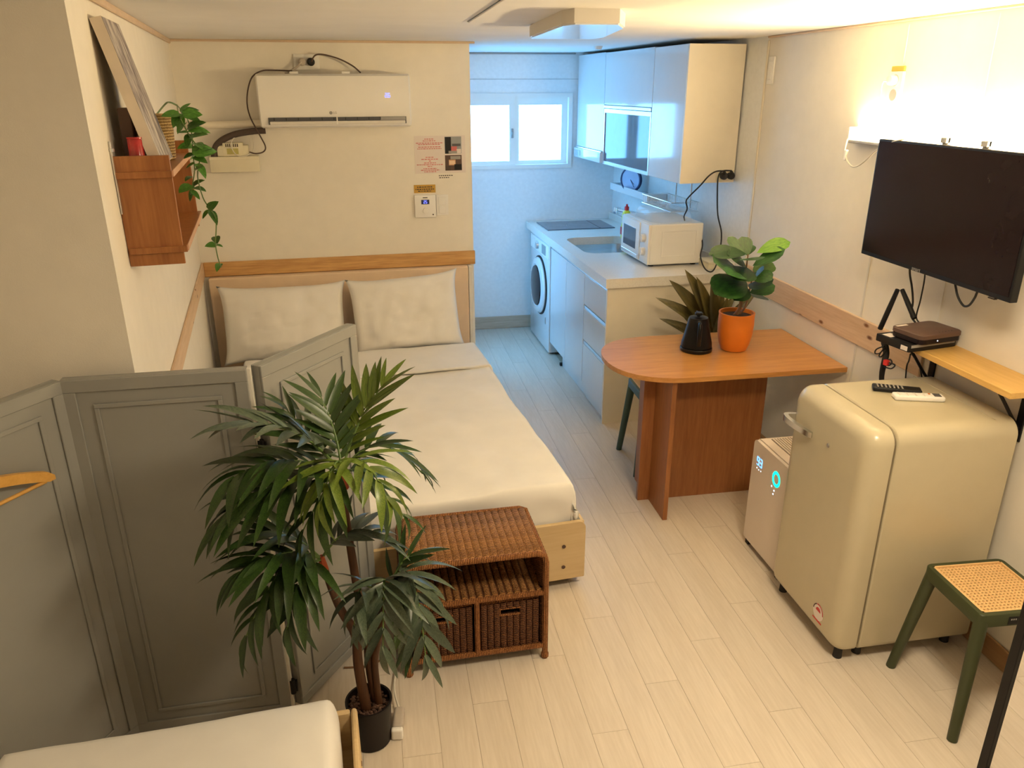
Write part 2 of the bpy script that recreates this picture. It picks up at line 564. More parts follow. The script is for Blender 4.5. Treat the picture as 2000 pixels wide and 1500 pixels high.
wallprism('wall_front', [(-1.8, -1.2), (-1.8, -1.3), (XW + 0.1, -1.3), (XW + 0.1, -1.2)])
# kitchen end wall with the window opening
WX0, WX1, WZ0, WZ1 = 0.655, 1.545, 1.30, 1.855
bm = new()
b2(bm, 0.47, WX0, YK, YK + 0.1, 0, ZC); b2(bm, WX1, 2.0, YK, YK + 0.1, 0, ZC)
b2(bm, WX0, WX1, YK, YK + 0.1, 0, WZ0); b2(bm, WX0, WX1, YK, YK + 0.1, WZ1, ZC)
wall_k = obj('wall_kitchen', bm, 'kitchen_panel', kind='structure')
# panel joints on the kitchen wall
for z in (1.955,):
    bm = new(); b2(bm, 0.58, 1.90 if z > 0.9 else 1.2, YK - 0.0022, YK, z - 0.0012, z + 0.0012); obj('panel_joint', bm, 'lens_grey', wall_k)

# window
win = thing('window_1', 'white sliding kitchen window with two frosted panes', 'window', (0, 0, 0), kind='structure')
bm = new()
fw = 0.03
b2(bm, WX0, WX1, YK - 0.012, YK + 0.09, WZ1 - fw, WZ1); b2(bm, WX0, WX1, YK - 0.012, YK + 0.09, WZ0, WZ0 + fw)
b2(bm, WX0, WX0 + fw, YK - 0.012, YK + 0.09, WZ0 + fw, WZ1 - fw); b2(bm, WX1 - fw, WX1, YK - 0.012, YK + 0.09, WZ0 + fw, WZ1 - fw)
obj('window_frame', bm, 'white_plastic', win)
for i, (x0, x1, px0, px1, yy) in enumerate(((0.685, 1.095, 0.72, 1.052, YK + 0.01), (1.06, 1.515, 1.132, 1.472, YK + 0.045))):
    bm = new(); z0, z1 = WZ0 + fw, WZ1 - fw; pz0, pz1 = 1.357, 1.77
    b2(bm, x0, x1, yy, yy + 0.03, pz1, z1); b2(bm, x0, x1, yy, yy + 0.03, z0, pz0)
    b2(bm, x0, px0, yy, yy + 0.03, pz0, pz1); b2(bm, px1, x1, yy, yy + 0.03, pz0, pz1)
    s = obj('sash', bm, 'white_plastic', win)
    bm = new(); b2(bm, px0, px1, yy + 0.012, yy + 0.018, pz0, pz1); obj('pane', bm, 'window_glow', s)
    if i == 0:
        bm = new(); b2(bm, 1.064, 1.082, yy - 0.012, yy, 1.53, 1.60, 0.004); b2(bm, 1.068, 1.078, yy - 0.022, yy - 0.010, 1.555, 1.575, 0.003); obj('latch', bm, 'lens_grey', s)

# glazed door added behind the bed wall to bring blue light into the kitchen
dor = thing('fill_door_1', 'added white door with glowing frosted glass, unseen, lighting the kitchen', 'door', (0.575, 5.40, 0), kind='structure')
bm = new()
for (a, b, c, d) in ((5.02, 5.11, 0.0, 2.02), (5.69, 5.78, 0.0, 2.02), (5.11, 5.69, 0.0, 0.25), (5.11, 5.69, 1.92, 2.02)): b2(bm, 0.5755, 0.600, a, b, c, d, 0.002, 1)
obj('door_leaf', bm, 'white_plastic', dor, W=True)
bm = new(); b2(bm, 0.580, 0.590, 5.11, 5.69, 0.25, 1.92); obj('pane', bm, 'fill_door_glow', dor, W=True)
bm = new(); b2(bm, 0.600, 0.628, 5.725, 5.745, 0.98, 1.00, 0.003, 1); b2(bm, 0.620, 0.632, 5.64, 5.745, 0.98, 1.00, 0.003, 1); obj('door_handle', bm, 'steel', dor, W=True)

# wooden rails and boards on the walls
def strip(name, p0, p1, nrm, thick, z0, z1, m, kind='structure', bev=0.003):
    p0 = Vector(p0); p1 = Vector(p1); d = p1 - p0; L = d.length; rz = math.atan2(d.y, d.x)
    bm = new(); box(bm, (0, 0, 0), (L, thick, z1 - z0), 0, bev, 1)
    o = obj(name, bm, m, kind=kind)
    mid = (p0 + p1) / 2 + Vector(nrm) * (thick / 2)
    o.location = (mid.x, mid.y, (z0 + z1) / 2); o.rotation_euler = (0, 0, rz)
    return o


strip('trim_1', A0 + UB * 0.012, A1 + UB * 0.008, NB, 0.014, 0.873, 0.957, 'pine_rail')
strip('trim_2', Lp(0.0, 0, 0), Lp(2.15, 0, 0), NL, 0.012, 0.873, 0.957, 'pine_pale')
strip('trim_3', (XW, 2.50, 0), (XW, 4.04, 0), (-1, 0, 0), 0.014, 0.842, 0.962, 'pine_pale')
strip('baseboard_right', (XW, 0.4, 0), (XW, 4.05, 0), (-1, 0, 0), 0.010, 0.0, 0.085, 'baseboard_wood')
strip('baseboard_kitchen', (0.58, YK, 0), (1.25, YK, 0), (0, -1, 0), 0.012, 0.0, 0.105, 'kitchen_base_wood')
strip('trim_4', Lp(0.0, 0, 0), Lp(2.55, 0, 0), NL, 0.012, ZC - 0.022, ZC, 'cornice')
strip('trim_5', A0, A1 + UB * 0.03, NB, 0.012, ZC - 0.012, ZC, 'cornice')
strip('trim_6', (XW, 0.2, 0), (XW, 4.05, 0), (-1, 0, 0), 0.010, ZC - 0.010, ZC, 'cornice')
strip('trim_7', (0.585, YK, 0), (1.56, YK, 0), (0, -1, 0), 0.012, ZC - 0.012, ZC, 'grey_plastic')
strip('trim_8', (XW, 4.035, 0), (XW, 4.055, 0), (-1, 0, 0), 0.005, 0.0, 2.12, 'white_side')
strip('trim_9', (XW, 2.925, 0), (XW, 2.935, 0), (-1, 0, 0), 0.004, 0.0, 2.12, 'lamp_plastic', bev=0.001)
strip('trim_10', (XW, 2.468, 0), (XW, 2.472, 0), (-1, 0, 0), 0.003, 0.0, 2.12, 'wall_paper', bev=0.0)

# ceiling hatch and lamp
bm = new(); b2(bm, 0.40, 0.92, 1.95, 3.31, ZC - 0.006, ZC, 0.002, 1)
obj('ceiling_hatch', bm, 'ceiling_paper', label='square access hatch outlined in the ceiling above the lamp', cat='hatch')
bm = new(); b2(bm, 0.3975, 0.9225, 1.9475, 3.316, ZC - 0.002, ZC + 0.0)
hb = obj('hatch_gap', bm, 'dark_grey', bpy.data.objects['ceiling_hatch'])
lp = thing('ceiling_lamp', 'shallow white ceiling lamp with chamfered corners, switched off', 'lamp', (0.80, 3.05, ZC - 0.006))
poly = [(0.578, 2.47), (0.600, 2.40), (0.735, 2.395), (0.800, 2.55), (0.872, 3.02), (0.862, 3.13), (0.612, 3.14), (0.600, 3.06)]
poly = [(p[0] * 1.106, p[1] * 1.106) for p in poly]
cxp = sum(p[0] for p in poly) / 8; cyp = sum(p[1] for p in poly) / 8
bm = new(); prism(bm, poly, 2.092, ZC - 0.006); obj('lamp_body', bm, 'lamp_plastic', lp, W=True)
bm = new(); prism(bm, [(cxp + (p[0] - cxp) * 0.955, cyp + (p[1] - cyp) * 0.975) for p in poly], 2.087, 2.092); obj('lamp_cover', bm, 'white_gloss', lp, W=True)
rl = thing('ceiling_lamp', 'added round ceiling lamp, out of view, giving fill light to the room', 'lamp', (1.0, 1.10, ZC))  # lit lamp added above the frame to raise the room's brightness
bm = new(); lathe(bm, [(0.20, -0.03), (0.205, -0.004), (0.20, 0.0)], (0, 0, 0), 40); obj('lamp_body', bm, 'lamp_plastic', rl, smooth=True)
bm = new(); lathe(bm, [(0.02, -0.075), (0.10, -0.068), (0.165, -0.050), (0.195, -0.031)], (0, 0, 0), 40); obj('lamp_cover', bm, 'fill_diffuser', rl, smooth=True)
q = onz(1168, 95, 2.125)
bm = new(); lathe(bm, [(0.022, 0.0), (0.026, 0.008), (0.03, 0.02)], (0, 0, 0), 20)
obj('smoke_sensor', bm, 'lamp_plastic', label='small round sensor on the ceiling beside the wall cabinets', cat='sensor', loc=(q.x, q.y, ZC - 0.02))


# ================================================================ BIG BED
BRZ = 0.0895
bed = thing('double_bed', 'plywood bed frame with padded beige headboard under the wooden wall rail', 'bed', (0.038, 2.497, 0), BRZ)
bm = new()
pts = rrect(-0.70, 0.70, 0.045, 0.302, (0.03, 0.03, 0.004, 0.004), 5)
loops = [[(p[0], yy, p[1]) for p in pts] for yy in (0.0, 0.018)]
loft(bm, loops)
fb = obj('footboard', bm, 'ply', bed)
for (xx, zz) in ((0.61, 0.20), (0.61, 0.105), (-0.61, 0.20), (-0.61, 0.105)):
    bm = new(); lathe(bm, [(0.008, -0.003), (0.007, 0.001), (0.002, 0.001)], (xx, -0.0005, zz), 12, 'y'); obj('bolt', bm, 'dark_brown', fb)
for s in (-1, 1):
    bm = new(); b2(bm, s * 0.70 - 0.009 * s - 0.009, s * 0.70 - 0.009 * s + 0.009, 0.018, 2.06, 0.045, 0.295, 0.002, 1); obj('side_board', bm, 'ply', bed)
bm = new(); b2(bm, -0.68, 0.68, 0.02, 2.05, 0.17, 0.19); obj('slat_base', bm, 'ply_edge', bed)
for (xx, yy) in ((-0.62, 0.1), (0.62, 0.1), (-0.62, 1.9), (0.62, 1.9), (0, 1.0)):
    bm = new(); b2(bm, xx - 0.03, xx + 0.03, yy - 0.03, yy + 0.03, 0.0, 0.17); obj('leg', bm, 'dark_brown', bed)
bm = new()
M4 = Matrix.Translation(Bp(0.79, 0.034, 0)) @ Matrix.Rotation(RZB, 4, 'Z')
b2(bm, -0.755, 0.762, -0.028, 0.028, 0.10, 0.872, 0.010, 3); move(bm, M4)
obj('headboard', bm, 'headboard_fabric', bed, smooth=True, W=True)
bm = new(); b2(bm, 0.764, 0.786, -0.026, 0.030, 0.0, 0.868, 0.003, 1); move(bm, M4)
obj('headboard_edge', bm, 'white_or_lit_edge', bed, W=True)

mt = thing('mattress', 'thick mattress hidden under the beige duvet on the bed', 'mattress', (0.038, 2.497, 0), BRZ)
bm = new(); b2(bm, -0.635, 0.635, 0.075, 2.0, 0.19, 0.405, 0.06, 4); obj('mattress_core', bm, 'linen_pale', mt, smooth=True)


def cloth_grid(x0, x1, y0, y1, ztop, drop_r, drop_l, drop_f, drop_b, nx=64, ny=90, rad=0.06, wr=0.006, seed=0.0, flare=0.0, corner=0.05):
    """a cloth that lies on a block and falls over its edges; parameter runs past the edge and bends down"""
    bm = new(); vs = []
    def bend(u, lo, hi, dlo, dhi):
        # returns (pos, drop)
        if u > hi:
            e = u - hi
            a = min(e / rad, PI / 2)
            return hi - rad + rad + rad * math.sin(a) * 0.35, (rad * (1 - math.cos(a)) if e < rad * PI / 2 else rad + (e - rad * PI / 2))
        if u < lo:
            e = lo - u
            a = min(e / rad, PI / 2)
            return lo - rad * math.sin(a) * 0.35, (rad * (1 - math.cos(a)) if e < rad * PI / 2 else rad + (e - rad * PI / 2))
        return u, 0.0
    for j in range(ny + 1):
        row = []
        v = (y0 - drop_f) + (y1 + drop_b - y0 + drop_f) * j / ny
        for i in range(nx + 1):
            u = (x0 - drop_l) + (x1 + drop_r - x0 + drop_l) * i / nx
            px, dx = bend(u, x0, x1, drop_l, drop_r); py, dy = bend(v, y0, y1, drop_f, drop_b)
            z = ztop - max(dx, dy) - 0.25 * min(dx, dy)
            n1 = noise.noise(Vector((u * 4 + seed, v * 3, seed))); n2 = noise.noise(Vector((u * 11 + v * 5, v * 9 - u * 4 + seed, 3.3)))
            n3 = abs(noise.noise(Vector((u * 2.2 - v * 2.0 + seed, v * 2.6 + u * 2.4, 9.1))))
            w = n1 * wr * 1.4 + n2 * wr * 0.6 - (0.10 - n3) * wr * 0.5 * (1 if n3 < 0.10 else 0)
            if dx > 0 or dy > 0:
                f = min(1.0, max(dx, dy) / 0.05)
                if dx >= dy: px += (1 if u > x1 else -1) * w * 1.1 * f
                else: py += (1 if v > y1 else -1) * w * 1.1 * f
                z += w * (1 - 0.8 * f)
            else: z += w
            row.append(bm.verts.new((px, py, z)))
        vs.append(row)
    for j in range(ny):
        for i in range(nx): bm.faces.new((vs[j][i], vs[j][i + 1], vs[j + 1][i + 1], vs[j + 1][i]))
    return bm


def solidify(o, t, off=-1.0):
    md = o.modifiers.new('thickness', 'SOLIDIFY'); md.thickness = t; md.offset = off


dv = thing('duvet', 'plain beige duvet spread over the bed, top edge folded back', 'duvet', (0.038, 2.497, 0), BRZ)
bm = cloth_grid(-0.645, 0.645, 0.055, 1.50, 0.452, 0.20, 0.14, 0.215, 0.0, 84, 100, 0.07, 0.0095, 1.7)
o = obj('duvet_cover', bm, 'linen', dv, smooth='all'); solidify(o, 0.018)
bm = cloth_grid(-0.650, 0.650, 1.435, 1.85, 0.468, 0.15, 0.12, 0.012, 0.012, 80, 36, 0.06, 0.005, 6.2)
o = obj('fold_band', bm, 'linen_pale', dv, smooth='all'); solidify(o, 0.014)


def pillow(name, label, w, h, t, M4, seed):
    bm = new(); N = 34; top = []; bot = []
    for j in range(N + 1):
        rt_, rb_ = [], []
        for i in range(N + 1):
            u = -1 + 2 * i / N; v = -1 + 2 * j / N
            # concave sides and pulled corners
            px = u * (1 - 0.075 * (1 - v ** 4) * u * u); py = v * (1 - 0.10 * (1 - u ** 4) * v * v)
            e = (max(0, 1 - u * u) ** 0.42) * (max(0, 1 - v * v) ** 0.42)
            n1 = noise.noise(Vector((u * 2.2 + seed, v * 2.0, seed))); n2 = noise.noise(Vector((u * 6 + seed, v * 3, 4 + seed)))
            cr = math.exp(-((u - 0.28 - 0.10 * v) / 0.05) ** 2) * 0.05 * (0.4 + 0.6 * (v > -0.6)) if seed < 3 else 0
            n3 = abs(noise.noise(Vector((u * 3.1 - v * 1.3 + seed * 2, v * 2.7 + u * 1.1, 7.7)))); z = t / 2 * e * (1 + 0.24 * n1 + 0.12 * n2 - cr - 0.10 * max(0, 0.14 - n3) / 0.14)
            rt_.append(bm.verts.new((px * w / 2, py * h / 2, z)))
            if 0 < i < N and 0 < j < N: rb_.append(bm.verts.new((px * w / 2, py * h / 2, -z)))
            else: rb_.append(rt_[-1])
        top.append(rt_); bot.append(rb_)
    for j in range(N):
        for i in range(N):
            bm.faces.new((top[j][i], top[j][i + 1], top[j + 1][i + 1], top[j + 1][i]))
            q = (bot[j][i], bot[j + 1][i], bot[j + 1][i + 1], bot[j][i + 1])
            if len(set(q)) == 4:
                try: bm.faces.new(q)
                except ValueError: pass
    o = obj(name, bm, 'linen_pale', smooth='all', label=label, cat='pillow', group='bed pillows')
    o.matrix_world = M4
    return o


def pose(cx, cy, cz, rz, lean, roll):
    # local X right, local Y up the pillow, local Z out of the pillow face
    return Matrix.Translation((cx, cy, cz)) @ Matrix.Rotation(rz, 4, 'Z') @ Matrix.Rotation(PI / 2 - lean, 4, 'X') @ Matrix.Rotation(roll, 4, 'Z')


pillow('pillow', 'beige pillow propped on the headboard nearest the left wall', 0.72, 0.46, 0.17, pose(-0.565, 4.475, 0.625, 0.04, 0.22, 0.0), 1.3)
pillow('pillow', 'beige pillow propped at the kitchen end of the headboard, outer corner raised', 0.66, 0.47, 0.17, pose(0.135, 4.475, 0.645, 0.04, 0.24, 0.055), 5.1)

# ================================================================ BED IN THE FOREGROUND
fg = thing('single_bed', 'light plywood bed base whose corner shows at the lower left', 'bed', (-0.56, 1.185, 0), 0.06)
bm = new(); b2(bm, 0.432, 0.450, -0.60, 0.515, 0.04, 0.30, 0.012, 3); sb = obj('side_board', bm, 'ply_edge', fg, smooth=True)
for (yy, zz) in ((0.40, 0.21), (0.40, 0.12)):
    bm = new(); lathe(bm, [(0.007, 0.449), (0.007, 0.4515), (0.002, 0.4515)], (0, yy, zz), 12, 'x'); obj('bolt', bm, 'dark_brown', sb)
bm = new(); b2(bm, -0.45, -0.432, -0.60, 0.515, 0.04, 0.33, 0.004, 1); obj('side_board', bm, 'ply_edge', fg)
bm = new(); b2(bm, -0.43, 0.43, 0.495, 0.513, 0.04, 0.30, 0.004, 1); obj('end_board', bm, 'ply_edge', fg)
bm = new(); b2(bm, -0.43, 0.43, -0.60, 0.495, 0.15, 0.17); obj('slat_base', bm, 'ply_edge', fg)
for (xx, yy) in ((-0.4, 0.45), (0.4, 0.45), (-0.4, -0.5), (0.4, -0.5)):
    bm = new(); b2(bm, xx - 0.025, xx + 0.025, yy - 0.025, yy + 0.025, 0, 0.15); obj('leg', bm, 'dark_brown', fg)
fm = thing('bed_mattress', 'mattress in a pale fitted sheet on the foreground bed', 'mattress', (-0.56, 1.185, 0), 0.06)
bm = cloth_grid(-0.375, 0.37, -0.55, 0.435, 0.405, 0.24, 0.24, 0.24, 0.24, 50, 60, 0.085, 0.005, 3.4)
o = obj('fitted_sheet', bm, 'linen', fm, smooth='all')
bm = new(); b2(bm, -0.37, 0.37, -0.55, 0.43, 0.17, 0.38, 0.03, 3); obj('mattress_core', bm, 'linen', fm, smooth=True)

# ================================================================ FOLDING SCREEN
J12 = Vector((-0.845, 2.055, 0)); J23 = Vector((-0.362, 2.062, 0))
E1 = J12 + Vector((-0.533, -0.846, 0)) * 0.47; E3 = Vector((-0.103, 2.438, 0))
scr = thing('folding_screen', 'grey three-panel folding screen with raised frame mouldings', 'screen', (J23.x, J23.y, 0))
SH = 1.192


def screen_panel(pa, pb, gap0, gap1):
    d = (pb - pa); d.normalize(); pa = pa + d * gap0; pb = pb - d * gap1
    L = (pb - pa).length; mid = (pa + pb) / 2; rz = math.atan2(d.y, d.x)
    M4 = Matrix.Translation(Vector((mid.x, mid.y, 0))) @ Matrix.Rotation(rz, 4, 'Z')
    t = 0.011
    def add(name, f, m, par):
        bm = new(); f(bm); move(bm, M4); return obj(name, bm, m, par, W=True)
    p = add('panel', lambda b: b2(b, -L / 2, L / 2, -t, t, 0.015, SH, 0.0015, 1), 'screen_grey', scr)
    def ring(b, ix, iz, w, h0, h1):
        x0, x1, z0, z1 = -L / 2 + ix, L / 2 - ix, 0.015 + iz, SH - iz
        for s in (-1, 1):
            ya, yb = (s * h0, s * h1)
            b2(b, x0, x1, min(ya, yb), max(ya, yb), z1 - w, z1, 0.0015, 1); b2(b, x0, x1, min(ya, yb), max(ya, yb), z0, z0 + w, 0.0015, 1)
            b2(b, x0, x0 + w, min(ya, yb), max(ya, yb), z0 + w, z1 - w, 0.0015, 1); b2(b, x1 - w, x1, min(ya, yb), max(ya, yb), z0 + w, z1 - w, 0.0015, 1)
    add('frame_moulding', lambda b: ring(b, 0.0, 0.0, 0.034, t, t + 0.007), 'screen_grey', p)
    add('inner_moulding', lambda b: ring(b, 0.072, 0.070, 0.012, t, t + 0.006), 'screen_grey', p)
    return M4, L


screen_panel(E1, J12, 0.0, 0.004)
screen_panel(J12, J23, 0.004, 0.012)
screen_panel(J23, E3, 0.016, 0.0)
for (p, zs) in ((J12, (1.03, 0.52, 0.17)), (J23, (0.952, 0.52, 0.107))):
    for z in zs:
        bm = new(); lathe(bm, [(0.009, z - 0.026), (0.009, z + 0.026)], (p.x, p.y - 0.006, 0), 12); b2(bm, p.x - 0.014, p.x + 0.014, p.y - 0.008, p.y + 0.002, z - 0.02, z + 0.02)
        obj('hinge', bm, 'black_metal', scr, W=True)
bm = new(); b2(bm, J23.x - 0.012, J23.x - 0.003, J23.y - 0.010, J23.y + 0.010, 0.015, SH); obj('lit_edge_strip', bm, 'white_or_lit_edge', scr, W=True)  # white colour paints the lamplight on the middle panel's edge

# wooden clothes hanger hooked over the near panel
d1 = (J12 - E1).normalized(); n1 = Vector((d1.y, -d1.x, 0))
hp = J12 - d1 * 0.0
endp = onpl(104, 930, E1 + n1 * 0.038, n1)
hg = thing('clothes_hanger', 'honey-coloured wooden clothes hanger hooked over the grey screen', 'hanger', (endp.x, endp.y, endp.z - 0.02))
Lh = 0.40
def hpt(s, z, off=0.0): return endp - d1 * s + Vector((0, 0, z)) + n1 * off
bm = new()
prof = []
for k in range(25):
    s = Lh * k / 24; c = abs(s - Lh / 2) / (Lh / 2); top = 0.062 * (1 - c ** 1.5) ; prof.append((s, top))
rings = []
for (s, top) in prof:
    hh = 0.014 if 0.01 < s < Lh - 0.01 else 0.006
    rings.append([hpt(s, top + hh, 0.008), hpt(s, top + hh, -0.008), hpt(s, top - hh, -0.008), hpt(s, top - hh, 0.008)])
loft(bm, rings); obj('shoulder_bar', bm, 'hanger_wood', hg, smooth=True, W=True)
bm = new(); tube(bm, [hpt(0.022, -0.004), hpt(Lh - 0.022, -0.004)], 0.005, 10); obj('trouser_bar', bm, 'hanger_wood', hg, smooth=True, W=True)
zt = SH - endp.z
bm = new(); tube(bm, [hpt(Lh / 2, 0.06), hpt(Lh / 2, zt - 0.01), hpt(Lh / 2, zt + 0.012, -0.010), hpt(Lh / 2, zt + 0.010, -0.052), hpt(Lh / 2, zt - 0.018, -0.062)], 0.0022, 8, 5); obj('hook', bm, 'chrome', hg, smooth=True, W=True)


# ================================================================ KITCHEN
KB = (1.258, 4.11, 0.0); KRZ = 0.03                                    # base run: local x = depth, local y = along the run
# worktop with a sink cut-out
ct = thing('kitchen_worktop', 'speckled white stone worktop running along the kitchen wall', 'worktop', (KB[0], KB[1], 0.0), KRZ)
KL = 2.055
SX0, SX1, SY0, SY1 = 0.085, 0.53, 0.66, 1.29                           # sink hole
bm = new(); Z0, Z1 = 0.838, 0.892
def kslab(bm, x0, x1, y0, y1): b2(bm, x0, x1, y0, y1, Z0, Z1)
def back(y): return 0.783 - 0.040 * y - 0.004
# outer polygon pieces
prism(bm, [(-0.015, -0.015), (back(0) - 0.004, -0.015), (back(SY0), SY0), (-0.015, SY0)], Z0, Z1)
prism(bm, [(-0.015, SY1), (back(SY1), SY1), (back(KL), KL), (-0.015, KL)], Z0, Z1)
prism(bm, [(SX1 + 0.03, SY0), (back(SY0), SY0), (back(SY1), SY1), (SX1 + 0.03, SY1)], Z0, Z1)
# ring around the rounded hole
inner = rrect(SX0, SX1, SY0 + 0.03, SY1 - 0.03, 0.09, 8)
cxs, cys = (SX0 + SX1) / 2, (SY0 + SY1) / 2
ox0, ox1, oy0, oy1 = -0.015, SX1 + 0.03, SY0, SY1
corner_set = [(ox1, oy1), (ox0, oy1), (ox0, oy0), (ox1, oy0)]
inn = inner
outer = []
for i, p in enumerate(inn):
    dx, dy = p[0] - cxs, p[1] - cys
    t = min(((ox1 if dx > 0 else ox0) - cxs) / dx if abs(dx) > 1e-9 else 9, ((oy1 if dy > 0 else oy0) - cys) / dy if abs(dy) > 1e-9 else 9)
    outer.append([cxs + dx * t, cys + dy * t])
for q in range(4):
    best = min(range(q * 9, q * 9 + 9), key=lambda i: (outer[i][0] - corner_set[q][0]) ** 2 + (outer[i][1] - corner_set[q][1]) ** 2)
    outer[best] = list(corner_set[q])
for z, flip in ((Z1, False), (Z0, True)):
    a = [bm.verts.new((p[0], p[1], z)) for p in inn]; b = [bm.verts.new((p[0], p[1], z)) for p in outer]
    for i in range(len(a)):
        j = (i + 1) % len(a); f = (a[i], b[i], b[j], a[j]); bm.faces.new(f if not flip else f[::-1])
    if not flip: topa = a; topb = b
    else: bota = a; botb = b
for i in range(len(inn)):
    j = (i + 1) % len(inn)
    bm.faces.new((topa[i], topa[j], bota[j], bota[i])); bm.faces.new((topb[j], topb[i], botb[i], botb[j]))
obj('worktop_slab', bm, 'counter_stone', ct)
bm = new(); prism(bm, [(back(0) - 0.02, 0.02), (back(0) - 0.006, 0.02), (back(KL) - 0.006, KL - 0.005), (back(KL) - 0.02, KL - 0.005)], Z1, Z1 + 0.05)
obj('upstand', bm, 'counter_stone', ct)

sk = thing('kitchen_sink', 'stainless steel undermount sink set into the worktop', 'sink', (KB[0], KB[1], 0.0), KRZ)
bm = new()
loops = []
for (ins, z) in ((-0.012, Z0 - 0.001), (0.0, Z0 - 0.001), (0.004, 0.80), (0.012, 0.72), (0.03, 0.70), (0.17, 0.695)):
    loops.append([(p[0], p[1], z) for p in rrect(SX0 + ins, SX1 - ins, SY0 + 0.03 + ins, SY1 - 0.03 - ins, max(0.09 - ins * 0.4, 0.02), 8)])
vs = [[bm.verts.new(p) for p in L] for L in loops]
for i in range(len(vs) - 1):
    for k in range(len(vs[0])): bm.faces.new((vs[i][k], vs[i][(k + 1) % len(vs[0])], vs[i + 1][(k + 1) % len(vs[0])], vs[i + 1][k]))
bm.faces.new(vs[-1]); bmesh.ops.recalc_face_normals(bm, faces=bm.faces[:])
for f in bm.faces: f.normal_flip()
o = obj('basin', bm, 'steel', sk, smooth=True); solidify(o, 0.0015, 1.0)
bm = new(); lathe(bm, [(0.045, 0.696), (0.045, 0.700), (0.03, 0.702)], ((SX0 + SX1) / 2, 1.0, 0), 24); obj('drain', bm, 'chrome', sk, smooth=True)

# drawer unit, cupboard, washing machine
dr = thing('drawer_unit', 'white three-drawer kitchen base unit at the room end', 'cabinet', KB, KRZ)
bm = new(); b2(bm, 0.0, 0.755, 0.0, 0.018, 0.0, Z0 - 0.001); obj('end_panel', bm, 'white_side', dr)
bm = new(); b2(bm, 0.02, 0.70, 0.018, 0.445, 0.07, Z0 - 0.002); obj('carcass', bm, 'white_side', dr)
for (z0, z1) in ((0.628, 0.815), (0.398, 0.600), (0.085, 0.370)):
    bm = new(); b2(bm, 0.0, 0.018, 0.020, 0.445, z0, z1, 0.0015, 1); d = obj('drawer', bm, 'white_gloss', dr)
    bm = new(); b2(bm, 0.003, 0.019, 0.020, 0.445, z1 + 0.001, z1 + 0.020, 0.001, 1); b2(bm, 0.010, 0.018, 0.020, 0.445, z1 - 0.001, z1 + 0.002); obj('handle_rail', bm, 'aluminium', d)
bm = new(); b2(bm, 0.03, 0.045, 0.02, 0.45, 0.0, 0.085); obj('toe_kick', bm, 'white_gloss', dr)
cb = thing('sink_cupboard', 'white glossy cupboard under the sink beside the washing machine', 'cabinet', KB, KRZ)
bm = new(); b2(bm, 0.02, 0.70, 0.452, 1.288, 0.09, 0.62); obj('carcass', bm, 'white_side', cb)
for (y0, y1) in ((0.450, 0.868), (0.872, 1.290)):
    bm = new(); b2(bm, 0.0, 0.018, y0, y1, 0.110, 0.815, 0.0015, 1); d = obj('cupboard_door', bm, 'white_gloss', cb)
    bm = new(); b2(bm, 0.004, 0.017, y0, y1, 0.816, 0.832); obj('handle_rail', bm, 'aluminium', d)
bm = new(); b2(bm, 0.035, 0.05, 0.452, 1.05, 0.0, 0.11); obj('toe_kick', bm, 'white_gloss', cb)
bm = new(); b2(bm, 0.02, 0.06, 1.05, 1.075, 0.0, 0.02); obj('foot', bm, 'black_rubber', cb)

wm = thing('washing_machine', 'white built-in front-loading washing machine under the hob end', 'washing machine', KB, KRZ)
bm = new(); b2(bm, -0.005, 0.58, 1.31, 1.93, 0.015, 0.832, 0.008, 2); obj('housing', bm, 'white_gloss', wm, smooth=True)
for (xx, yy) in ((0.03, 1.36), (0.03, 1.88), (0.5, 1.36), (0.5, 1.88)):
    bm = new(); lathe(bm, [(0.02, 0), (0.02, 0.02)], (xx, yy, 0), 12); obj('foot', bm, 'black_rubber', wm)
DY, DZ = 1.60, 0.475
bm = new(); lathe(bm, [(0.215, -0.004), (0.215, -0.022), (0.205, -0.034), (0.165, -0.040), (0.160, -0.036)], (0, DY, DZ), 48, 'x'); wd = obj('door_ring', bm, 'white_gloss', wm, smooth=True)
bm = new(); lathe(bm, [(0.160, -0.030), (0.150, -0.044), (0.10, -0.052), (0.02, -0.054)], (0, DY, DZ), 40, 'x'); obj('door_glass', bm, 'black_glass', wd, smooth=True)
bm = new(); lathe(bm, [(0.226, -0.004), (0.226, -0.012), (0.217, -0.016)], (0, DY, DZ), 48, 'x'); obj('door_seal', bm, 'black_rubber', wd, smooth=True)
bm = new(); b2(bm, -0.009, -0.004, 1.33, 1.91, 0.720, 0.822, 0.002, 1); cp = obj('control_panel', bm, 'white_plastic', wm)
bm = new(); b2(bm, -0.0105, -0.008, 1.42, 1.54, 0.735, 0.805); obj('display', bm, 'lens_grey', cp)
bm = new(); lathe(bm, [(0.028, -0.009), (0.026, -0.028), (0.005, -0.029)], (0, 1.66, 0.772), 24, 'x'); obj('dial', bm, 'aluminium', cp, smooth=True)
bm = new(); b2(bm, -0.0105, -0.008, 1.76, 1.90, 0.735, 0.805, 0.002, 1); obj('detergent_drawer', bm, 'white_plastic', cp)
bm = new(); b2(bm, -0.0058, -0.004, 1.405, 1.43, 0.215, 0.265, 0.002, 1); obj('badge', bm, 'aluminium', wm)

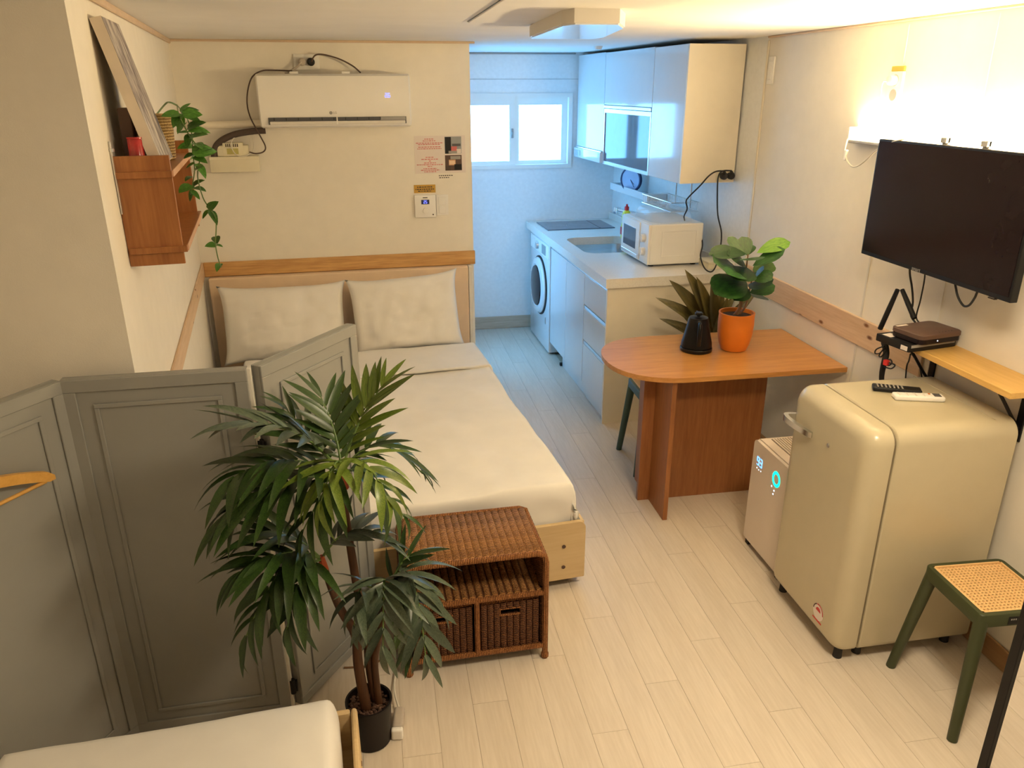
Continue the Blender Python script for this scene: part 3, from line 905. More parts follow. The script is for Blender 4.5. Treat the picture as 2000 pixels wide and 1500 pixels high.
hb_ = thing('induction_hob', 'dark glass induction hob at the far end of the worktop', 'hob', (KB[0], KB[1], 0), KRZ)
bm = new(); b2(bm, 0.045, 0.575, 1.58, 1.95, Z1, Z1 + 0.006, 0.002, 1); hg_ = obj('glass_plate', bm, 'hob_glass', hb_)
bm = new(); b2(bm, 0.455, 0.462, 1.585, 1.945, Z1 + 0.0058, Z1 + 0.0068); obj('control_line', bm, 'black_glass', hg_)
for (xx, yy) in ((0.16, 1.77), (0.345, 1.77)):
    bm = new()
    R0, R1 = 0.08, 0.083
    a = [bm.verts.new((xx + R0 * math.cos(k * PI / 20), yy + R0 * math.sin(k * PI / 20), Z1 + 0.0063)) for k in range(40)]
    b = [bm.verts.new((xx + R1 * math.cos(k * PI / 20), yy + R1 * math.sin(k * PI / 20), Z1 + 0.0063)) for k in range(40)]
    for k in range(40): bm.faces.new((a[k], b[k], b[(k + 1) % 40], a[(k + 1) % 40]))
    obj('zone_ring', bm, 'grey_plastic', hg_)

# tap
fa = thing('kitchen_tap', 'chrome kitchen tap with a flat spout over the sink', 'tap', (KB[0], KB[1], Z1), KRZ)
bm = new(); lathe(bm, [(0.026, 0), (0.026, 0.012), (0.018, 0.016), (0.018, 0.15), (0.02, 0.155), (0.018, 0.165)], (0.645, 1.02, 0), 20); obj('tap_body', bm, 'chrome', fa, smooth=True)
p0 = Vector((0.650, 1.02, 0.158)); p1 = Vector((0.53, 1.42, 0.172)); dd = (p1 - p0)
bm = new(); box(bm, (p0 + p1) / 2, (dd.length, 0.034, 0.020), 0, 0.004, 2, R=Matrix.Rotation(math.atan2(dd.y, dd.x), 3, 'Z')); obj('spout', bm, 'chrome', fa, smooth=True)
bm = new(); box(bm, p1 + Vector((0.0, 0.0, -0.014)), (0.042, 0.042, 0.045), math.atan2(dd.y, dd.x), 0.006, 2); obj('spout_head', bm, 'chrome', fa, smooth=True)
bm = new(); box(bm, (0.675, 0.975, 0.185), (0.014, 0.10, 0.010), 0.2, 0.004, 2); obj('lever', bm, 'chrome', fa, smooth=True)

# microwave
mw = thing('microwave', 'small white microwave oven with two dials on the worktop', 'microwave', (1.565, 4.345, 0.892), 0.03)
bm = new(); b2(bm, 0.012, 0.345, 0.0, 0.455, 0.012, 0.252, 0.010, 3); obj('housing', bm, 'white_plastic', mw, smooth=True)
bm = new(); b2(bm, 0.0, 0.014, 0.0, 0.455, 0.014, 0.250, 0.004, 2); fr = obj('front_panel', bm, 'white_plastic', mw, smooth=True)
bm = new(); b2(bm, -0.008, 0.002, 0.135, 0.450, 0.020, 0.246, 0.004, 2); dw = obj('oven_door', bm, 'white_plastic', mw, smooth=True)
bm = new(); b2(bm, -0.0092, -0.007, 0.190, 0.410, 0.075, 0.200, 0.001, 1); obj('door_window', bm, 'hob_glass', dw)
bm = new(); b2(bm, -0.012, -0.007, 0.150, 0.440, 0.028, 0.048, 0.002, 1); obj('door_lip', bm, 'white_gloss', dw)
for z in (0.165, 0.085):
    bm = new(); lathe(bm, [(0.026, 0.0), (0.024, -0.020), (0.022, -0.023), (0.004, -0.024)], (0, 0.066, z), 24, 'x'); b2(bm, -0.028, -0.022, 0.063, 0.069, z - 0.02, z + 0.02, 0.002, 1); obj('dial', bm, 'white_plastic', fr, smooth=True)
bm = new()
for (a, b, c, d) in ((0.085, 0.305, 0.206, 0.212), (0.085, 0.305, 0.058, 0.064), (0.085, 0.091, 0.064, 0.206), (0.299, 0.305, 0.064, 0.206)): b2(bm, a, b, -0.0025, 0.002, c, d, 0.001, 1)
obj('side_embossing', bm, 'white_plastic', mw)
for (xx, yy) in ((0.04, 0.04), (0.31, 0.04), (0.04, 0.41), (0.31, 0.41)):
    bm = new(); lathe(bm, [(0.016, 0), (0.018, 0.014)], (xx, yy, 0), 14); obj('foot', bm, 'black_rubber', mw)
# clear plastic food cover on the microwave
bm = new()
loft(bm, [[(p[0], p[1], z) for p in rrect(0.04 + i, 0.31 - i, 0.06 + i, 0.38 - i, 0.05, 6)] for (i, z) in ((0, 0), (0.004, 0.04), (0.02, 0.062), (0.05, 0.066))])
fc = obj('food_cover', bm, 'clear_plastic', smooth=True, label='clear plastic food cover lying on top of the microwave', cat='food cover', loc=(1.565, 4.345, 1.1445), rotz=0.03)
bm = new(); lathe(bm, [(0.014, 0.066), (0.012, 0.074), (0.018, 0.078), (0.016, 0.084)], (0.175, 0.22, 0), 16); obj('knob', bm, 'clear_plastic', fc, smooth=True)

# washing-up liquid, storage box
q = onz(1216, 466, 0.892)
db = thing('detergent_bottle', 'yellow washing-up liquid bottle with red cap behind the microwave', 'bottle', (q.x + 0.02, q.y, 0.892))
bm = new(); lathe(bm, [(0.028, 0), (0.034, 0.006), (0.035, 0.09), (0.028, 0.12), (0.033, 0.15), (0.026, 0.185), (0.014, 0.20)], (0, 0, 0), 24); obj('bottle_body', bm, 'bottle_yellow', db, smooth=True)
bm = new(); lathe(bm, [(0.016, 0.198), (0.016, 0.222), (0.008, 0.226), (0.007, 0.240)], (0, 0, 0), 18); obj('cap', bm, 'bottle_red', db, smooth=True)
bm = new(); b2(bm, -0.036, 0.0, -0.018, 0.018, 0.03, 0.085, 0.004, 2); obj('bottle_label', bm, 'bottle_red', db)
sbx = thing('storage_tin', 'low cream box on the worktop below the black cords', 'box', (1.955, 4.30, 0.892), 0.03)
bm = new(); b2(bm, -0.055, 0.055, -0.07, 0.07, 0.0, 0.032, 0.006, 2); obj('box_body', bm, 'cream_plastic', sbx, smooth=True)
bm = new(); b2(bm, -0.057, 0.057, -0.072, 0.072, 0.032, 0.044, 0.005, 2); obj('lid', bm, 'cream_plastic', sbx, smooth=True)

# wall-hung units
KU = (1.69, 4.25, 0.0); URZ = 0.058
def ucab(name, label, y0, y1, z0, z1):
    t = thing(name, label, 'cabinet', (KU[0], KU[1], z0), URZ, 'wall cabinets over the worktop')
    bm = new(); b2(bm, 0.018, 0.325, y0, y1, 0.0, z1 - z0); obj('carcass', bm, 'white_side', t)
    return t
u1 = ucab('wall_cabinet', 'tall white wall cabinet with a plain cream end panel, nearest the room', 0.0, 0.445, 1.388, 2.112)
bm = new(); b2(bm, 0.0, 0.330, -0.016, -0.0005, 0.0, 0.724); obj('end_panel', bm, 'white_side', u1)
bm = new(); b2(bm, 0.0, 0.017, 0.0, 0.444, 0.0, 0.724, 0.001, 1); obj('cabinet_door', bm, 'white_gloss', u1)
u2 = ucab('wall_cabinet', 'wall cabinet with a glass lower flap, in the middle of the row', 0.448, 1.295, 1.385, 2.116)
bm = new(); b2(bm, 0.0, 0.017, 0.449, 1.294, 0.398, 0.731, 0.001, 1); obj('cabinet_door', bm, 'white_gloss', u2)
bm = new()
b2(bm, 0.0, 0.017, 0.449, 1.294, 0.0, 0.022, 0.001, 1); b2(bm, 0.0, 0.017, 0.449, 1.294, 0.345, 0.372, 0.001, 1)
b2(bm, 0.0, 0.017, 0.449, 0.468, 0.022, 0.345, 0.001, 1); b2(bm, 0.0, 0.017, 1.275, 1.294, 0.022, 0.345, 0.001, 1)
gf = obj('glass_flap', bm, 'aluminium', u2)
bm = new(); b2(bm, 0.006, 0.012, 0.467, 1.276, 0.021, 0.346); obj('pane', bm, 'hob_glass', gf)
bm = new(); b2(bm, -0.004, 0.016, 0.449, 1.294, 0.374, 0.396, 0.003, 1); obj('handle_rail', bm, 'aluminium', u2)
u3 = ucab('wall_cabinet', 'white wall cabinet over the cooker hood in the far corner', 1.298, 1.905, 1.47, 2.120)
bm = new(); b2(bm, 0.0, 0.017, 1.299, 1.905, 0.0, 0.65, 0.001, 1); obj('cabinet_door', bm, 'white_gloss', u3)
hd = thing('cooker_hood', 'slim white cooker hood under the far wall cabinet', 'cooker hood', (KU[0], KU[1], 1.388), URZ)
bm = new(); b2(bm, -0.020, 0.325, 1.298, 1.905, 0.0, 0.070, 0.004, 2); obj('hood_body', bm, 'white_gloss', hd, smooth=True)
bm = new(); b2(bm, -0.0225, -0.019, 1.75, 1.87, 0.018, 0.055, 0.001, 1); obj('switch_panel', bm, 'lens_grey', hd)
bm = new(); b2(bm, -0.012, 0.0, 1.300, 1.90, 0.0715, 0.080); obj('front_lip', bm, 'aluminium', hd)

# wall shelf with clock and dish rack
KWALL = Vector((2.045, 4.05, 0)); KWD = Vector((-0.145, 2.13, 0)).normalized(); KWN = Vector((-KWD.y, KWD.x, 0)); WRZ = math.atan2(-KWD.x, KWD.y)
def Kp(s, off, z): return KWALL + KWD * s + KWN * off + Vector((0, 0, z))
ks = thing('spice_shelf', 'white ledge shelf on the kitchen wall under the cabinets', 'shelf', Kp(1.10, 0, 1.165), WRZ)
bm = new(); b2(bm, -0.145, -0.131, 0.0, 0.72, 0.0, 0.050, 0.002, 1); obj('front_lip', bm, 'white_gloss', ks)
bm = new(); b2(bm, -0.131, -0.001, 0.0, 0.72, 0.0, 0.014, 0.002, 1); obj('shelf_board', bm, 'white_gloss', ks)
for yy in (0.006, 0.714):
    bm = new(); b2(bm, -0.131, -0.001, yy - 0.006, yy + 0.006, 0.014, 0.048, 0.002, 1); obj('side_board', bm, 'white_gloss', ks)
ck = thing('wall_clock', 'round clock with dark blue rim standing on the white ledge', 'clock', Kp(1.50, 0.085, 1.1795), WRZ - 0.0)
CRd = 0.088
bm = new()
loops_ = []
lathe(bm, [(CRd, -0.014), (CRd, 0.012), (CRd - 0.009, 0.012), (CRd - 0.009, -0.014)], (0, 0, 0), 40, 'x', True)
move(bm, Matrix.Translation((-0.02, 0, CRd + 0.001)) @ Matrix.Rotation(0.55, 4, 'Z')); rim = obj('rim', bm, 'clock_navy', ck, smooth=True)
bm = new(); lathe(bm, [(CRd - 0.0095, 0.0), (CRd - 0.0095, -0.009), (0.01, -0.0092)], (0, 0, 0), 40, 'x'); move(bm, Matrix.Translation((-0.02, 0, CRd + 0.001)) @ Matrix.Rotation(0.55, 4, 'Z')); dial_ = obj('dial', bm, 'clock_face', ck)
for (ang, ln) in ((-2.55, 0.060), (-2.35, 0.045)):
    bm = new(); box(bm, (-0.0105, 0.5 * ln * math.sin(ang), 0.5 * ln * math.cos(ang)), (0.001, 0.004, ln), 0, 0, 1, R=Matrix.Rotation(-ang, 3, 'X'))
    move(bm, Matrix.Translation((-0.02, 0, CRd + 0.001)) @ Matrix.Rotation(0.55, 4, 'Z')); obj('hand', bm, 'clock_navy', dial_)
rk = thing('dish_rack', 'wire dish rack fixed to the kitchen wall beside the ledge', 'dish rack', Kp(0.62, 0, 1.165), WRZ)
bm = new()
for z in (0.0, 0.055):
    tube(bm, [(-0.005, 0, z), (-0.19, 0, z), (-0.19, 0.46, z), (-0.005, 0.46, z), (-0.005, 0, z)], 0.0028, 6)
obj('rim_wire', bm, 'chrome', rk, smooth=True)
for k in range(22):
    yy = 0.02 + k * 0.02
    bm = new(); tube(bm, [(-0.005, yy, 0.055), (-0.005, yy, 0.0), (-0.19, yy, 0.0), (-0.19, yy, 0.055)], 0.0014, 5); obj('wire', bm, 'chrome', rk, smooth=True)
for yy in (0.12, 0.34):
    bm = new(); tube(bm, [(-0.003, yy, 0.0), (-0.003, yy, 0.17)], 0.0028, 6); obj('hanger_wire', bm, 'chrome', rk, smooth=True)

# socket with two plugs on the end panel of the nearest wall cabinet
UM = Matrix.Translation((KU[0], KU[1], 0)) @ Matrix.Rotation(URZ, 4, 'Z')
def Up(x, y, z): return UM @ Vector((x, y, z))
so = thing('wall_socket', 'cream double socket low on the wall cabinet end panel', 'socket', Up(0.274, -0.0165, 1.425), URZ)
bm = new(); b2(bm, -0.055, 0.050, -0.010, 0.0, -0.030, 0.030, 0.004, 2); obj('faceplate', bm, 'cream_plastic', so, smooth=True)
plug_pts = []
for i, xx in enumerate((0.022, -0.022)):
    pl = thing('power_plug', 'black round plug on the cabinet end panel, %s one, with its cord' % ('right-hand' if i == 0 else 'left-hand'), 'plug', Up(0.274 + xx, -0.0268, 1.427), URZ)
    bm = new(); lathe(bm, [(0.018, 0.0), (0.0205, -0.010), (0.0205, -0.026), (0.014, -0.036), (0.005, -0.038)], (0, 0, 0), 20, 'y'); obj('plug_body', bm, 'black_rubber', pl, smooth=True)
    bm = new(); tube(bm, [(0, -0.028, 0.0), (-0.004, -0.036, 0.020), (-0.016, -0.034, 0.030)], 0.006, 8, 4); obj('strain_relief', bm, 'black_rubber', pl, smooth=True)
    plug_pts.append((pl, Up(0.274 + xx - 0.016, -0.061, 1.457)))


def cord(name, label, pts, r, m, n=7, cat='cord', group=None):
    bm = new(); base = Vector(pts[0]); tube(bm, [Vector(p) - base for p in pts], r, n, 6)
    return obj(name, bm, m, smooth='all', label=label, cat=cat, group=group, loc=base)


def part_cord(par, pts, r, m, n=7):
    bm = new(); tube(bm, pts, r, n, 6); return obj('cord', bm, m, par, smooth='all', W=True)


def kp(x, y, Y): return ony(x, y, Y)
part_cord(plug_pts[1][0], [plug_pts[1][1], kp(1398, 335, 4.18), kp(1384, 344, 4.18), kp(1368, 362, 4.20), kp(1345, 385, 4.26), kp(1340, 394, 4.30), kp(1342, 408, 4.34), kp(1336, 425, 4.42), kp(1345, 442, 4.55), kp(1368, 458, 4.66), kp(1374, 470, 4.70)], 0.0042, 'black_rubber')
part_cord(plug_pts[0][0], [plug_pts[0][1], kp(1412, 334, 4.18), kp(1403, 345, 4.18), kp(1401, 380, 4.18), kp(1402, 420, 4.18), kp(1409, 455, 4.18), kp(1406, 490, 4.17), kp(1397, 522, 4.16), kp(1387, 531, 4.15), kp(1375, 522, 4.16), kp(1368, 500, 4.22), kp(1372, 478, 4.32), kp(1368, 450, 4.45), kp(1362, 436, 4.55)], 0.0042, 'black_rubber')


# ================================================================ TABLE AND WHAT IS ON IT
TZ = 0.722
tb = thing('dining_table', 'wood-veneer table with one rounded end standing against the wall', 'table', (1.5, 3.25, 0))
bm = new()
pts = [(2.035, 2.952), (2.035, 3.558)]
cx_, cy_, rx_, ry_ = 1.315, 3.258, 0.318, 0.303
for k in range(25):
    a = PI / 2 + PI * k / 24; c, s = math.cos(a), math.sin(a)
    pts.append((cx_ + rx_ * math.copysign(abs(c) ** 0.86, c), cy_ + ry_ * math.copysign(abs(s) ** 0.86, s) - 0.003))
prism(bm, pts, TZ - 0.022, TZ); obj('tabletop', bm, 'table_top', tb, W=True)
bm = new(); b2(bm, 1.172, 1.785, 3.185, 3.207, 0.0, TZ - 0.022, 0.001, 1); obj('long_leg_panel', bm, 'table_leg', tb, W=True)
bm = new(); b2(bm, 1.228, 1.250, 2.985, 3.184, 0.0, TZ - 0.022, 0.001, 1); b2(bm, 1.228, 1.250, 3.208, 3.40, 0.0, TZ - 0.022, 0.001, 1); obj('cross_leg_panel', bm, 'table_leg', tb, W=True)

# kettle
kt = thing('gooseneck_kettle', 'matt black pour-over kettle standing on the table', 'kettle', (1.462, 3.305, TZ), -0.41)
bm = new(); lathe(bm, [(0.070, 0), (0.075, 0.004), (0.076, 0.016), (0.073, 0.020)], (0, 0, 0), 40); obj('base_plate', bm, 'kettle_black', kt, smooth=True)
bm = new(); lathe(bm, [(0.069, 0.019), (0.073, 0.024), (0.071, 0.045), (0.061, 0.085), (0.052, 0.125), (0.048, 0.150), (0.045, 0.157)], (0, 0, 0), 40); obj('kettle_body', bm, 'kettle_black', kt, smooth=True)
bm = new(); lathe(bm, [(0.0455, 0.1565), (0.044, 0.163), (0.024, 0.167), (0.010, 0.168)], (0, 0, 0), 36); ld = obj('lid', bm, 'kettle_black', kt, smooth=True)
bm = new(); lathe(bm, [(0.008, 0.166), (0.008, 0.172), (0.018, 0.176), (0.019, 0.184), (0.014, 0.188)], (0, 0, 0), 24); obj('knob', bm, 'kettle_black', ld, smooth=True)
bm = new(); tube(bm, [(0.0, 0.055, 0.040), (0.0, 0.090, 0.048), (-0.004, 0.100, 0.095), (-0.006, 0.092, 0.140), (-0.008, 0.108, 0.158), (-0.010, 0.128, 0.156)], [0.008, 0.006, 0.005, 0.0045, 0.004], 10, 5); obj('spout', bm, 'kettle_black', kt, smooth=True)
bm = new(); tube(bm, [(0.006, -0.040, 0.140), (0.008, -0.066, 0.150), (0.010, -0.092, 0.142), (0.010, -0.100, 0.100), (0.010, -0.098, 0.050)], [0.006, 0.008, 0.010, 0.010, 0.008], 10, 5); obj('handle', bm, 'kettle_black', kt, smooth=True)
bm = new(); box(bm, (0.0, 0, 0), (0.014, 0.0008, 0.004)); move(bm, Matrix.Translation((0.0525, -0.0345, 0.052)) @ Matrix.Rotation(1.0, 4, 'Z') @ Matrix.Rotation(-0.2, 4, 'X')); obj('logo', bm, 'white_plastic', kt)


def blade(name, L, Wd, prof, droop, fold, m, n=7, cross=2):
    """one leaf blade along +X, drooping towards -Z"""
    bm = new(); rows = []
    for i in range(n + 1):
        t = i / n; w = Wd * prof(t) / 2
        xx = L * (t - 0.25 * droop * t * t); z = -L * droop * t * t * 0.8
        row = []
        for k in range(-cross, cross + 1):
            u = k / cross
            row.append(bm.verts.new((xx, u * w, z + abs(u) * w * fold)))
        rows.append(row)
    for i in range(n):
        for k in range(2 * cross): bm.faces.new((rows[i][k], rows[i + 1][k], rows[i + 1][k + 1], rows[i][k + 1]))
    bmesh.ops.remove_doubles(bm, verts=bm.verts[:], dist=1e-6)
    bm.normal_update()
    me = bpy.data.meshes.new(name); bm.to_mesh(me); bm.free(); me.materials.append(MATS[m])
    for p in me.polygons: p.use_smooth = True
    return me


def place(me, name, parent, base, direction, up, length=1.0, width=None, roll=0.0):
    x = Vector(direction).normalized(); up = Vector(up)
    y = up.cross(x)
    if y.length < 1e-4: y = Vector((0.3, 1, 0.1)).cross(x)
    y.normalize(); z = x.cross(y).normalized()
    if roll: rm = Matrix.Rotation(roll, 3, x); y = rm @ y; z = rm @ z
    o = bpy.data.objects.new(name, me); COL.objects.link(o); o.parent = parent
    wdt = length if width is None else width
    pm = parent_matrix(parent).inverted()
    o.matrix_local = pm @ (basis(x, y, z, base) @ Matrix.Diagonal((length, wdt, length, 1)))
    return o


# fiddle-leaf fig in an orange pot
PF = Vector((1.645, 3.290, TZ))
fp = thing('potted_fig', 'leafy green fig plant in an orange pot on the table', 'potted plant', PF)
bm = new(); lathe(bm, [(0.052, 0), (0.060, 0.004), (0.072, 0.035), (0.081, 0.085), (0.0835, 0.130), (0.082, 0.172), (0.0835, 0.180), (0.0835, 0.184), (0.076, 0.184), (0.074, 0.165)], (0, 0, 0), 48); obj('pot', bm, 'pot_orange', fp, smooth=True)
bm = new(); lathe(bm, [(0.0738, 0.164), (0.074, 0.166), (0.03, 0.170), (0.01, 0.171)], (0, 0, 0), 32); obj('soil', bm, 'soil', fp, smooth=True)
stems = [((0.0, 0.0, 0.165), (1447, 600), (1453, 560), (1461, 497)), ((0.012, 0.01, 0.165), (1455, 600), (1463, 570), (1472, 530)), ((-0.012, 0.008, 0.165), (1444, 600), (1448, 565), (1450, 540))]
for (b0, *px) in stems:
    pp = [PF + Vector(b0)] + [ony(a, b, 3.285) for (a, b) in px]
    bm = new(); tube(bm, pp, [0.006, 0.005, 0.003], 8, 4); obj('stem', bm, 'stem_brown', fp, smooth=True, W=True)
ob_ = lambda t: (math.sin(PI * min(1, t * 0.98 + 0.01) ** 1.25) ** 0.62) * (0.72 + 0.28 * t) if 0 < t < 1 else 0.0
LF = [blade('fig_leaf_mesh', 1.0, 0.62, ob_, dr_, 0.10, mm, 8) for dr_ in (0.08, 0.28) for mm in ('fig_leaf', 'fig_leaf_light')]
figs = [((1478, 494), 3.28, (1540, 468), 3.24, 0.62, 1), ((1470, 519), 3.28, (1528, 490), 3.22, 0.6, 0), ((1461, 500), 3.29, (1450, 465), 3.33, 1.0, 0), ((1458, 496), 3.28, (1398, 488), 3.22, 0.55, 0),
        ((1446, 490), 3.29, (1424, 465), 3.33, 0.6, 0), ((1450, 535), 3.28, (1402, 515), 3.18, 1.0, 0), ((1457, 548), 3.27, (1408, 562), 3.16, 1.15, 0), ((1440, 568), 3.27, (1393, 553), 3.24, 0.5, 0),
        ((1470, 533), 3.30, (1508, 516), 3.34, 0.9, 1), ((1464, 536), 3.27, (1503, 540), 3.17, 1.0, 0), ((1461, 556), 3.27, (1502, 556), 3.15, 1.0, 0), ((1464, 572), 3.28, (1510, 560), 3.25, 0.95, 0),
        ((1457, 520), 3.28, (1434, 493), 3.22, 0.9, 0), ((1456, 505), 3.27, (1476, 508), 3.14, 1.0, 0), ((1458, 522), 3.27, (1440, 545), 3.13, 1.1, 0), ((1462, 498), 3.30, (1470, 474), 3.36, 0.4, 0), ((1455, 530), 3.26, (1425, 535), 3.14, 1.0, 0), ((1466, 545), 3.27, (1488, 528), 3.20, 1.0, 0), ((1460, 562), 3.26, (1440, 578), 3.17, 0.9, 0), ((1470, 580), 3.29, (1490, 578), 3.38, 0.8, 0)]
for i, (b, yb, t, yt, wd, lt) in enumerate(figs):
    pb = ony(b[0], b[1], yb); pt = ony(t[0], t[1], yt); d = pt - pb
    up = Vector((-0.15, -0.55, 0.8))
    place(LF[(2 if i % 3 == 0 else 0) + lt], 'leaf', fp, pb, d + Vector((0, 0, d.length * 0.06)), up, d.length * 1.12, d.length * 1.15 * wd + 0.045)

# cordyline behind the table
PC = Vector((1.79, 3.845, 0))
cp_ = thing('cordyline_plant', 'reddish-green broad-leaved plant in a dark pot behind the table', 'potted plant', PC)
bm = new(); lathe(bm, [(0.085, 0), (0.092, 0.01), (0.115, 0.26), (0.120, 0.27), (0.112, 0.272), (0.108, 0.25)], (0, 0, 0), 36); obj('pot', bm, 'pot_black', cp_, smooth=True)
bm = new(); lathe(bm, [(0.108, 0.248), (0.1, 0.252), (0.01, 0.255)], (0, 0, 0), 28); obj('soil', bm, 'soil', cp_, smooth=True)
bm = new(); tube(bm, [(0, 0, 0.25), (0.004, 0, 0.45), (0.01, 0.0, 0.66)], [0.012, 0.010, 0.008], 8, 4); obj('stem', bm, 'stem_brown', cp_, smooth=True)
lan = lambda t: (math.sin(PI * t ** 0.8) ** 0.75) if 0 < t < 1 else 0.0
CL = [blade('cordyline_leaf_mesh', 1.0, 0.20, lan, d_, 0.5, 'cordyline_leaf', 9) for d_ in (0.10, 0.35)]
for i, (tx, ty, yt, zb, wd) in enumerate([(1302, 580, 3.80, 0.62, 0.9), (1311, 555, 3.84, 0.64, 1.1), (1341, 533, 3.86, 0.66, 1.1), (1364, 547, 3.82, 0.66, 1.0), (1393, 556, 3.80, 0.66, 1.1), (1414, 560, 3.82, 0.66, 1.0), (1440, 575, 3.84, 0.66, 0.9), (1309, 622, 3.78, 0.55, 0.9), (1327, 613, 3.86, 0.56, 0.8), (1484, 573, 3.88, 0.62, 0.7), (1478, 615, 3.80, 0.58, 0.5), (1350, 560, 3.92, 0.66, 1.0), (1425, 585, 3.76, 0.6, 0.9)]):
    pb = PC + Vector((0.008 + 0.004 * (i % 3 - 1), 0.004 * (i % 2), zb - 0.02)); pt = ony(tx, ty, yt); d = pt - pb
    place(CL[1 if i in (0, 7, 10) else 0], 'leaf', cp_, pb, d + Vector((0, 0, d.length * 0.10)), Vector((0.0, -0.75, 0.65)), d.length * 1.06, d.length * 1.06 * wd)

# ================================================================ STOOLS
def make_stool(label, loc, rotz, m):
    t = thing('cane_stool', label, 'stool', loc, rotz, 'cane-seat stools')
    S = 0.136; H_ = 0.44
    bm = new(); pr = rrect(-S, S, -S, S, 0.02, 4); pi_ = rrect(-S + 0.016, S - 0.016, -S + 0.016, S - 0.016, 0.012, 4)
    for (z0, z1) in ((H_ - 0.042, H_),):
        n = len(pr)
        a = [bm.verts.new((p[0], p[1], z0)) for p in pr]; b = [bm.verts.new((p[0], p[1], z1 - 0.003)) for p in pr]
        b_ = [bm.verts.new((p[0] * 0.985, p[1] * 0.985, z1)) for p in pr]
        c = [bm.verts.new((p[0], p[1], z1)) for p in pi_]; d = [bm.verts.new((p[0], p[1], z0)) for p in pi_]
        for L in ((a, b), (b, b_), (b_, c), (c, d), (d, a)):
            for k in range(n): bm.faces.new((L[0][k], L[0][(k + 1) % n], L[1][(k + 1) % n], L[1][k]))
    obj('seat_frame', bm, m, t, smooth=True)
    for (sx, sy) in ((-1, -1), (-1, 1), (1, -1), (1, 1)):
        bm = new(); top = Vector((sx * (S - 0.022), sy * (S - 0.022), H_ - 0.012)); bot = Vector((sx * (S + 0.020), sy * (S + 0.030), 0.0))
        tube(bm, [top, bot], [0.021, 0.0155], 16); obj('leg', bm, m, t, smooth=True)
    q = S - 0.0165
    bm = new(); b2(bm, -q, q, -q, q, H_ - 0.016, H_ - 0.011); cs = obj('seat_backing', bm, 'cane_dark', t)
    # woven cane: crossing strands with open holes
    bm = new(); N = 19; stp = 2 * q / N
    for k in range(N + 1):
        u = -q + stp * k; w_ = stp * 0.42
        b2(bm, max(-q, u - w_ / 2), min(q, u + w_ / 2), -q, q, H_ - 0.0105, H_ - 0.0075)
        b2(bm, -q, q, max(-q, u - w_ / 2), min(q, u + w_ / 2), H_ - 0.0088, H_ - 0.0058)
    for k in range(-N, N):
        c = (k + 0.5) * stp
        x0_, x1_ = max(-q, -q - c), min(q, q - c)
        if x1_ - x0_ > 0.01:
            mid = ((x0_ + x1_) / 2, (x0_ + x1_) / 2 + c); ln = (x1_ - x0_) * math.sqrt(2)
            box(bm, (mid[0], mid[1], H_ - 0.006), (ln - 0.004, stp * 0.24, 0.0016), PI / 4)
            box(bm, (mid[0], -mid[1], H_ - 0.0052), (ln - 0.004, stp * 0.24, 0.0016), -PI / 4)
    obj('cane_weave', bm, 'cane', t, kind='stuff')
    bm = new()
    for (a, b, c, d) in ((-q, q, q - 0.006, q), (-q, q, -q, -q + 0.006), (-q, -q + 0.006, -q, q), (q - 0.006, q, -q, q)): b2(bm, a, b, c, d, H_ - 0.008, H_ + 0.0005)
    obj('cane_border', bm, 'cane', t)
    bm = new(); b2(bm, -0.045, 0.025, -S - 0.0012, -S + 0.001, H_ - 0.037, H_ - 0.010); st = obj('rail_label', bm, 'black_plastic', t)
    bm = new(); b2(bm, -0.000, 0.018, -S - 0.0018, -S - 0.001, H_ - 0.030, H_ - 0.020)
    for k in range(3): b2(bm, -0.038 + k * 0.007, -0.034 + k * 0.007, -S - 0.0018, -S - 0.001, H_ - 0.022, H_ - 0.017)
    obj('label_print', bm, 'ink_grey', st)
    return t
make_stool('olive green stool with woven cane seat in front of the cream fridge', (1.822, 1.742, 0), -0.05, 'stool_green')
make_stool('dark green stool tucked under the far side of the table', (1.405, 3.585, 0), -0.03, 'stool_teal')

# ================================================================ FRIDGE
FX0, FX1, FY0, FY1, FZ0, FZ1 = 1.468, 2.000, 1.955, 2.425, 0.045, 0.892
fr_ = thing('retro_fridge', 'cream retro fridge with rounded edges and a chrome lever handle', 'fridge', (FX0, (FY0 + FY1) / 2, 0))
def fsec(x, ins, r=(0.055, 0.055, 0.03, 0.03), top=0.0):
    r = tuple(max(0.012, q - ins * 0.3) for q in r)
    return [(x, p[0], p[1]) for p in rrect(FY0 + ins, FY1 - ins, FZ0 + ins, FZ1 - ins - top, r, 8)]
bm = new(); secs = []
for k in range(9):
    a = PI / 2 * k / 8; secs.append(fsec(FX0 + 0.055 * (1 - math.sin(a)), 0.048 * (1 - math.cos(a))) )
secs = [fsec(FX0 + 0.090, 0.006), fsec(FX0 + 0.087, 0.0)] + secs + []
loft(bm, secs); dd_ = obj('door', bm, 'fridge_cream', fr_, smooth=True, W=True)
bm = new(); loft(bm, [fsec(FX0 + 0.0905, 0.008), fsec(FX0 + 0.0985, 0.008)]); obj('door_gasket', bm, 'gasket', fr_, W=True)
bm = new(); loft(bm, [fsec(FX0 + 0.099, 0.004), fsec(FX0 + 0.103, 0.0), fsec(FX1 - 0.006, 0.0), fsec(FX1, 0.006)]); obj('body', bm, 'fridge_cream', fr_, smooth=True, W=True)
bm = new(); b2(bm, FX1 - 0.075, FX1 - 0.072, FY0 + 0.03, FY1 - 0.03, FZ1, FZ1 + 0.0015); obj('top_ridge', bm, 'fridge_cream', fr_, W=True)
